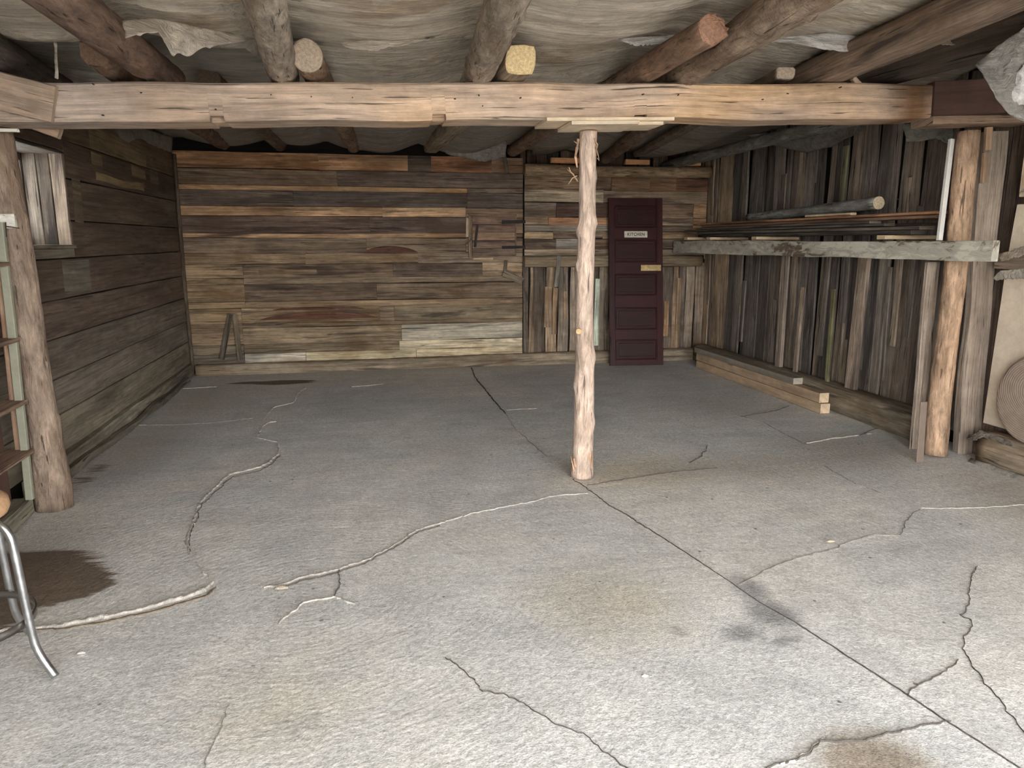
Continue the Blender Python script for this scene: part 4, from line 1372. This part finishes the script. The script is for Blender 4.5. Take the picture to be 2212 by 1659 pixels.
roof_log((245, 138), (300, 172), .07, 2.40, (104, 82, 64), M_BARK, 'broken ended back roof log beside the reddish log', 4.02, 8.72, rag=(.12, 0), lump=.15, rough=.12, grp=G2, wall=-1.5)
roof_log((668, 130), (697, 186), .075, 2.425, (124, 100, 80), M_BARK, 'back roof log with a clean sawn round end facing the doorway', 3.98, 8.72, captint=T((156, 138, 118), 1.6), grp=G2, tilt=(-.35, 0), wall=-.1)
roof_log((1118, 138), (1080, 186), .086, 2.46, (128, 112, 92), M_PLANK, 'squared back roof log with a fresh yellow hacked end', 4.0, 8.72, flat=.8, sq=.85, captint=T((196, 170, 118), 1.6), grp=G2, rough=.03, tilt=(-.3, 0), wall=.77)
roof_log((1545, 58), (1362, 186), .072, 2.49, (122, 96, 76), M_PEEL, 'back roof log with a ragged orange broken end at right', 3.42, 8.72, captint=T((150, 112, 88), 1.6), rag=(.14, 0), lump=.1, grp=G2, wall=1.74)
roof_log((1660, 174), (1600, 200), .06, 2.51, (110, 96, 82), M_BARK, 'back roof timber with a small sawn block end right of centre', 4.22, 8.72, flat=.8, sq=.6, captint=T((150, 134, 116), 1.6), grp=G2, wall=3.3)
mb = MB()
log(mb, [(-.95, 5.2, 2.53), (-.9, 8.74, 2.57)], .075, T((92, 76, 62), 1.9), nang=18)
mb.build('roof_log', [M_BARK, M_END], label='brown back roof log meeting the left part of the back wall', cat='log', group=G2)
mb = MB()
log(mb, [(3.95, 5.4, 2.5), (3.8, 9.1, 2.46)], .06, T((100, 98, 92), 1.9), nang=18)
mb.build('roof_log', [M_BARK, M_END], label='pale grey slim back roof log near the right wall above the shelf', cat='log', group=G2)
mb = MB()
log(mb, [(2.35, 5.4, 2.53), (2.95, 9.1, 2.50)], .07, T((96, 78, 64), 1.9), nang=18)
mb.build('roof_log', [M_BARK, M_END], label='dark back roof log above the leaning door', cat='log', group=G2)
mb = MB()
board(mb, at(1858, 185, 1, 4.3), at(1842, 168, 1, 4.3), (1, 0, 0), .03, .03, T((178, 156, 126), 1.8))
mb.build('wood_peg', M_LUMBER, label='small pale peg standing on the right part of the cross beam', cat='peg')

# ---- plastic sheeting
LX = [-1.9, -1.05, -.4, .62, 1.65, 2.43, 3.2, 4.0]


def sag(x, amp):
    for a, b in zip(LX, LX[1:]):
        if a <= x <= b:
            return -amp * math.sin(PI * (x - a) / (b - a)) * min(1.0, (b - a))
    return 0


def sheet(name, x0, x1, y0, y1f, zf, tint, mat, lb, nx=110, ny=90, wr=.018, sd=0, sagamp=.06, kind=None):
    P = []
    for j in range(ny + 1):
        row = []
        for i in range(nx + 1):
            x = x0 + (x1 - x0) * i / nx
            ye = y1f(x)
            y = y0 + (ye - y0) * j / ny
            z = zf(x, y, ye) + sag(x, sagamp)
            z += wr * n3(x * 1.1 + sd, y * 9, 1) + wr * .6 * n3(x * 2.3 + sd, y * 21, 4) + .02 * n3(x * .9, y * 1.3, sd)
            row.append(Vector((x, y, z)))
        P.append(row)
    mb = MB()
    grid(mb, P, tint)
    o = mb.build(name, mat, label=lb, cat='plastic sheet', recalc=False)
    thick(o)
    return o


def front_edge(x):
    base = 5.3
    k = max(0, min(1, (x + .6) / .25))
    base = base * k + (4.12 + .1 * (x + 1.2)) * (1 - k)
    return base + .12 * n3(x * 2.2, 3, 1) + .06 * n3(x * 7, 8, 2) + .03 * n3(x * 21, 8, 5)


def front_z(x, y, ye):
    z = 2.56 + .036 * (x + 1.2) - .13 * max(0, y - 4.35) - sag(x, .05) * 0
    if y > 4.4:
        z += sag(x, .07) * min(1, y - 4.4)
    e = max(0, 1 - (ye - y) / .12)
    return z - .035 * e * e


sheet('ceiling_sheet', -2.02, 4.28, -.35, front_edge, front_z, T((206, 195, 177), 1.95), M_PLASTIC, 'dusty pale plastic sheeting stretched over the front roof logs', nx=150, ny=130)


def back_z(x, y, ye):
    z = 2.60 + .036 * (x + 1.2)
    t = max(0, min(1, (y - 4.6) / 4.0))
    z = z * (1 - t) + 2.62 * t
    k = max(0, min(1, (y - 4.3) / 1.6))
    return z + sag(x, .1) * k * (.55 + .9 * abs(n3(x * .7, 4, 4)) + .5 * n3(x * 1.9, y * .8, 2))


sheet('ceiling_sheet', -2.02, 4.28, 3.95, lambda x: 8.72 if x < 2.0 else 8.95, back_z, T((140, 133, 122), 1.6), M_PLASTIC, 'darker grey plastic sheeting sagging between the back roof logs', nx=150, ny=150, sd=5, sagamp=.03)


def flap(name, top, bot, yt, yb_, tint, mat, lb, n=40, m=10, rag=.01, rip=.02, ax=1):
    """hanging torn flap: outline from the photo at measured distances yt (top) and yb_ (bottom)"""
    def interp(poly, f):
        cum = [0]
        for a, b in zip(poly, poly[1:]):
            cum.append(cum[-1] + math.hypot(b[0] - a[0], b[1] - a[1]))
        s_ = f * cum[-1]
        for k in range(len(poly) - 1):
            if s_ <= cum[k + 1] + 1e-6:
                g_ = (s_ - cum[k]) / max(1e-6, cum[k + 1] - cum[k])
                return [poly[k][c] * (1 - g_) + poly[k + 1][c] * g_ for c in range(len(poly[0]))]
        return poly[-1]
    sd = R_.uniform(0, 300)
    P = []
    for j in range(m + 1):
        row = []
        v = j / m
        for i in range(n + 1):
            u = i / n
            a, b = interp(top, u), interp(bot, u)
            ya = yt[0] * (1 - u) + yt[1] * u
            yb2 = yb_[0] * (1 - u) + yb_[1] * u
            A, B = at(a[0], a[1], ax, ya), at(b[0], b[1], ax, yb2)
            p = A.lerp(B, v)
            p += Vector((.3, 1, .3)) * rip * n3(u * 6 + sd, v * 2.5, 0) + Vector((0, 1, .2)) * rip * .5 * n3(u * 18 + sd, v * 7, 3)
            if j == m:
                p += Vector((0, 0, 1)) * rag * n3(u * 25 + sd, 1, 7)
            row.append(p)
        P.append(row)
    mb = MB()
    grid(mb, P, tint)
    o = mb.build(name, mat, label=lb, cat='plastic flap', recalc=False)
    return thick(o)


PT = T((200, 188, 172), 1.7)
PG = T((214, 210, 206), 1.7)
flap('plastic_flap', [(262, 45), (330, 38), (400, 52), (470, 66), (548, 82)], [(272, 82), (315, 72), (345, 70), (372, 122), (386, 114), (408, 124), (430, 106), (500, 92), (548, 86)], (3.66, 4.0), (3.58, 3.95), PT, M_PLASTIC, 'torn pale plastic flap hanging by the reddish roof log', rip=.014)
flap('plastic_flap', [(735, 92), (800, 86), (860, 88), (940, 80)], [(742, 100), (768, 107), (815, 110), (840, 101), (862, 100), (940, 82)], (4.14, 4.12), (4.11, 4.1), PT, M_PLASTIC2, 'ragged translucent plastic edge between the second and middle roof logs', rip=.008)
flap('plastic_flap', [(1334, 84), (1380, 80), (1430, 77), (1462, 74)], [(1342, 88), (1372, 99), (1420, 95), (1455, 92)], (4.06, 4.02), (4.03, 3.98), PG, M_PLASTIC2, 'small glossy plastic flap left of the flaky bark log', rip=.01)
flap('plastic_flap', [(1634, 86), (1720, 78), (1800, 68), (1886, 60)], [(1634, 92), (1700, 90), (1740, 98), (1780, 107), (1830, 112), (1881, 114)], (4.0, 3.92), (3.97, 3.86), PG, M_PLASTIC2, 'large glossy white plastic flap between the flaky bark log and dark timber', rip=.02, rag=.006)
flap('plastic_flap', [(1985, 90), (2040, 84), (2122, 74)], [(1992, 92), (2060, 98), (2074, 92), (2112, 104)], (3.9, 3.8), (3.85, 3.75), PT, M_PLASTIC2, 'small torn plastic flap above the right end of the beam', rip=.01)
flap('plastic_flap', [(2112, 138), (2140, 112), (2180, 82), (2260, 20), (2340, -70)], [(2112, 142), (2150, 215), (2178, 247), (2330, 320)], (3.25, 3.05), (3.2, 3.0), T((150, 145, 137), 1.15), M_PLASTIC, 'big grey plastic sheet hanging down at the right edge', rip=.03, rag=.004, n=50, m=24)
flap('plastic_flap', [(2192, 160), (2212, 140), (2330, 100)], [(2176, 215), (2200, 225), (2330, 262)], (3.14, 3.0), (3.13, 2.98), PG, M_PLASTIC2, 'shiny crumpled patch on the big plastic sheet at the right edge', rip=.03)
flap('plastic_strip', [(116, 88), (122, 88)], [(119, 168), (127, 170)], (4.15, 4.15), (4.12, 4.12), PT, M_PLASTIC, 'thin plastic strip dangling above the left end of the beam', n=3, m=14, rip=.012)
flap('plastic_flap', [(240, 268), (300, 276), (372, 296)], [(262, 296), (275, 309), (300, 298), (340, 320), (372, 330)], (5.6, 7.6), (5.6, 7.6), T((120, 114, 104), 1.7), M_PLASTIC, 'grey plastic flap drooping over the top of the left wall', rip=.03)
flap('plastic_flap', [(958, 300), (1000, 296), (1060, 298), (1096, 302)], [(962, 332), (1000, 340), (1050, 350), (1092, 338)], (8.3, 8.3), (8.55, 8.55), T((150, 146, 140), 1.7), M_PLASTIC2, 'crumpled grey plastic bundle on top of the back wall right of centre', rip=.05)
flap('plastic_flap', [(1084, 330), (1092, 330)], [(1094, 376), (1100, 372)], (8.62, 8.62), (8.75, 8.75), T((110, 98, 84), 1.7), M_PLASTIC, 'thin curled plastic strip hanging down the back wall', n=4, m=12, rip=.02)
flap('plastic_flap', [(1610, 292), (1700, 286), (1790, 278), (1862, 270)], [(1640, 306), (1700, 322), (1745, 330), (1800, 316), (1862, 282)], (7.0, 5.9), (7.0, 5.9), T((104, 98, 90), 1.7), M_PLASTIC, 'dark plastic swag hanging over the right wall above the shelf', rip=.03)
flap('plastic_flap', [(1948, 268), (2000, 262), (2062, 258)], [(1957, 306), (1990, 306), (2022, 298), (2056, 316)], (5.0, 4.75), (4.98, 4.75), T((112, 108, 98), 1.7), M_PLASTIC, 'greenish grey plastic flap in the corner left of the right log post', rip=.02)
# ---- right foreground: pale wall panel, ledge, disc
mb = MB()
xq = 4.262
board(mb, (xq, 3.15, .78), (xq, 4.22, .78), (0, 0, 1), 1.06, .014, T((188, 174, 152), 1.4), wob=.012, seg=.06, jag=(0, .05))
mb.build('wall_panel', M_PLAIN, label='cream painted wall panel with torn edges behind the round disc', cat='panel')
mb = MB()
board(mb, (xq, 3.15, 1.6), (xq, 4.2, 1.6), (0, 0, 1), .32, .014, T((192, 180, 156), 1.4), wob=.012, seg=.06, jag=(0, .05))
mb.build('wall_panel', M_PLAIN, label='cream painted panel strip above the wall ledge at the right edge', cat='panel')
mb = MB()
board(mb, (4.2, 3.2, 1.39), (4.19, 4.22, 1.385), (0, 0, 1), .1, .06, T((112, 98, 84), 1.8), wob=.008)
mb.build('wall_ledge', M_PLANK, label='grey brown wooden ledge across the wall between the two cream panels', cat='ledge')
flap('plastic_scrap', [(2158, 555), (2185, 540), (2212, 532), (2260, 520)], [(2164, 566), (2190, 556), (2212, 549), (2260, 545)], (4.1, 3.7), (4.05, 3.66), PT, M_PLASTIC2, 'crumpled plastic scrap lying on the wall ledge', rip=.03)
flap('plastic_scrap', [(2146, 600), (2162, 584), (2212, 580), (2260, 578)], [(2150, 606), (2166, 604), (2212, 602), (2260, 600)], (4.06, 3.7), (4.05, 3.68), T((150, 142, 130), 1.7), M_PLASTIC, 'grey plastic edge drooping under the wall ledge', rip=.02)
flap('plastic_scrap', [(2088, 944), (2115, 930), (2150, 938), (2185, 955)], [(2092, 952), (2120, 946), (2150, 950), (2185, 964)], (4.22, 3.9), (4.18, 3.86), T((120, 112, 102), 1.4), M_PLASTIC2, 'crumpled plastic scrap on the sill beside the round disc', rip=.03)
mb = MB()
board(mb, (4.22, 3.3, 1.83), (4.22, 4.14, 1.83), (0, 0, 1), .05, .03, T((150, 136, 112), 1.7), wob=.004)
board(mb, (4.22, 4.12, 1.83), (4.22, 4.12, 2.3), (0, 1, 0), .05, .03, T((150, 132, 108), 1.7), wob=.004)
board(mb, (4.235, 3.3, 2.05), (4.235, 4.1, 2.05), (0, 0, 1), .4, .01, T((84, 44, 36), 1.7), wob=.004)
mb.build('framed_board', M_PLANK, label='reddish framed board high on the right wall at the photo edge', cat='panel')
# round disc
nrm = Vector((-.994, -.02, .1)).normalized()
ux = Vector((0, 0, 1)).cross(nrm).normalized()
uy = nrm.cross(ux).normalized()
r_ = .295
p = at(2150, 885, 0, 4.175)
ctr = Vector((4.175, p.y - r_, .228 + r_ * .995))
mb = MB()
rings, us = [], []
prof = [(0.001, .0), (.03, .0), (.05, .004), (.16, .006), (.27, .004), (.288, .003), (r_, -.003), (r_, -.018), (.285, -.022), (.001, -.022)]
NA = 64
for q, (rr, hh) in enumerate(prof):
    rings.append([ctr + ux * math.cos(2 * PI * k / NA) * rr + uy * math.sin(2 * PI * k / NA) * rr + nrm * hh for k in range(NA)])
    us.append(q * .05)
sweep(mb, rings, us, T((128, 113, 99), 1.5))
dm = G('turned_disc')
_ob = dm.n('TexCoord').outputs['Generated']
_v = dm.n('VectorMath', _operation='SUBTRACT', i0=_ob, i1=(.5, .5, .5)).outputs[0]
_l = dm.n('VectorMath', _operation='LENGTH', i0=_v).outputs[1]
_s = dm.math('SINE', dm.math('MULTIPLY', dm.math('ADD', _l, dm.math('MULTIPLY', dm.noise(dm.map(_ob, (3, 3, 3)), 1, 3), .02)), 260.0))
_nz = dm.noise(dm.map(_ob, (9, 9, 9)), 1, 6, .6)
_t = dm.n('Attribute', _attribute_name='tint').outputs[0]
_c = dm.scale(_t, dm.math('MULTIPLY', dm.rng(_s, -1, 1, .9, 1.06, False), dm.rng(_nz, .3, .7, .84, 1.16, False)))
dm.bsdf(Base__Color=_c, Roughness=.7, Normal=dm.bump(_s, .25, .004))
mb.build('round_disc', dm.m, label='large round grey brown disc leaning on the cream panel at the right edge', cat='disc')

# ---- small debris on the floor
for a, s_, c, lb in [((176, 1413), .014, (226, 218, 206), 'small white chip lying on the floor right of the stool foot'), ((1794, 1172), .022, (176, 160, 134), 'pale pebble lying alone on the floor right of the slab seam'), ((608, 1274), .03, (150, 140, 122), 'broken concrete lump at the left end of the long crack'), ((1877, 939), .024, (150, 140, 126), 'small concrete crumb on the crack near the right sill'), ((1393, 1462), .012, (206, 200, 190), 'white speck sized chip on the bright front floor')]:
    p = at(a[0], a[1], 2, 0)
    mb = MB()
    log(mb, [p + Vector((-s_, 0, s_ * .3)), p + Vector((0, .004, s_ * .34)), p + Vector((s_, 0, s_ * .3))], [s_ * .35, s_ * .6, s_ * .3], T(c, 1.5), nang=9, seg=s_ * .3, rough=.3, lump=.3, sq=.55, capmi=0)
    mb.build('concrete_chip', M_STONE, label=lb, cat='chip')

# ---- stool at the left edge
sc = Vector((-1.42, 2.63, 0))
st = empty('stool', sc, 'round upholstered stool with bent chrome legs at the left edge', 'stool')
mb = MB()
rings = []
prof = [(.001, .672), (.1, .672), (.15, .664), (.172, .645), (.176, .618), (.168, .598), (.15, .59), (.001, .59)]
for rr, zz in prof:
    rings.append([sc + Vector((math.cos(2 * PI * k / 40) * rr, math.sin(2 * PI * k / 40) * rr, zz)) for k in range(40)])
sweep(mb, rings, [i * .05 for i in range(len(prof))], T((158, 122, 82), 1.6))
mb.build('seat', M_CORK, st)
for k in range(4):
    a = math.radians(-12 + 90 * k)
    dx, dy = math.cos(a), math.sin(a)
    prof = [(.05, .582), (.14, .582), (.178, .572), (.2, .54), (.207, .50), (.214, .4), (.222, .28), (.23, .18), (.238, .125), (.26, .07), (.292, .012)]
    pts = smooth_path([sc + Vector((dx * q, dy * q, z)) for q, z in prof], 5)
    mb = MB()
    tube(mb, pts, .0135, (.45, .455, .46, 1), nang=14)
    mb.build('leg', M_METAL, st)
mb = MB()
NR = 48
rings = []
for k in range(NR + 1):
    a = 2 * PI * k / NR
    d = Vector((math.cos(a), math.sin(a), 0))
    rings.append([sc + d * .206 + Vector((0, 0, .2)), sc + d * .206 + Vector((0, 0, .228)), sc + d * .211 + Vector((0, 0, .228)), sc + d * .211 + Vector((0, 0, .2))])
sweep(mb, rings, [k * .03 for k in range(NR + 1)], (.3, .28, .26, 1), caps=False)
mb.build('foot_ring', M_METAL, st)

# ------------------------------------------------------------------ light
w = bpy.data.worlds.new('overcast')
scn.world = w
w.use_nodes = True
nt = w.node_tree
nt.nodes.clear()
bg = nt.nodes.new('ShaderNodeBackground')
ow = nt.nodes.new('ShaderNodeOutputWorld')
bg.inputs['Color'].default_value = (1.0, 1.0, .995, 1)
bg.inputs['Strength'].default_value = 3.0
tc_ = nt.nodes.new('ShaderNodeTexCoord')
sx_ = nt.nodes.new('ShaderNodeSeparateXYZ')
nt.links.new(tc_.outputs['Generated'], sx_.inputs[0])
mr_ = nt.nodes.new('ShaderNodeMapRange')  # horizon brightening added to lift the back walls, dimmer overhead
nt.links.new(sx_.outputs[2], mr_.inputs[0])
mr_.inputs[1].default_value = 0.0
mr_.inputs[2].default_value = .55
mr_.inputs[3].default_value = 5.2
mr_.inputs[4].default_value = 2.0
nt.links.new(mr_.outputs[0], bg.inputs['Strength'])
nt.links.new(bg.outputs[0], ow.inputs[0])


def portal(name, loc, rot, sx_, sy_):
    l = bpy.data.lights.new(name, 'AREA')
    l.shape = 'RECTANGLE'
    l.size, l.size_y = sx_, sy_
    l.cycles.is_portal = True
    o = bpy.data.objects.new(name, l)
    o.location = loc
    o.rotation_euler = rot
    C.objects.link(o)


portal('doorway_daylight', ((DX0 + DX1) / 2, -.48, DZ / 2), (PI / 2, 0, 0), DX1 - DX0, DZ)
portal('window_daylight', (-2.44, (wy0 + wy1) / 2, (wz0 + wz1) / 2), (0, -PI / 2, 0), wz1 - wz0, wy1 - wy0)

scn.view_settings.view_transform = 'Standard'
scn.view_settings.look = 'None'
scn.view_settings.exposure = 1.62
scn.view_settings.gamma = 1
scn.view_settings.use_curve_mapping = False
scn.cycles.max_bounces = 6
scn.cycles.diffuse_bounces = 4
scn.cycles.use_adaptive_sampling = True
scn.cycles.adaptive_threshold = .075
scn.cycles.adaptive_min_samples = 12
scn.cycles.use_denoising = True
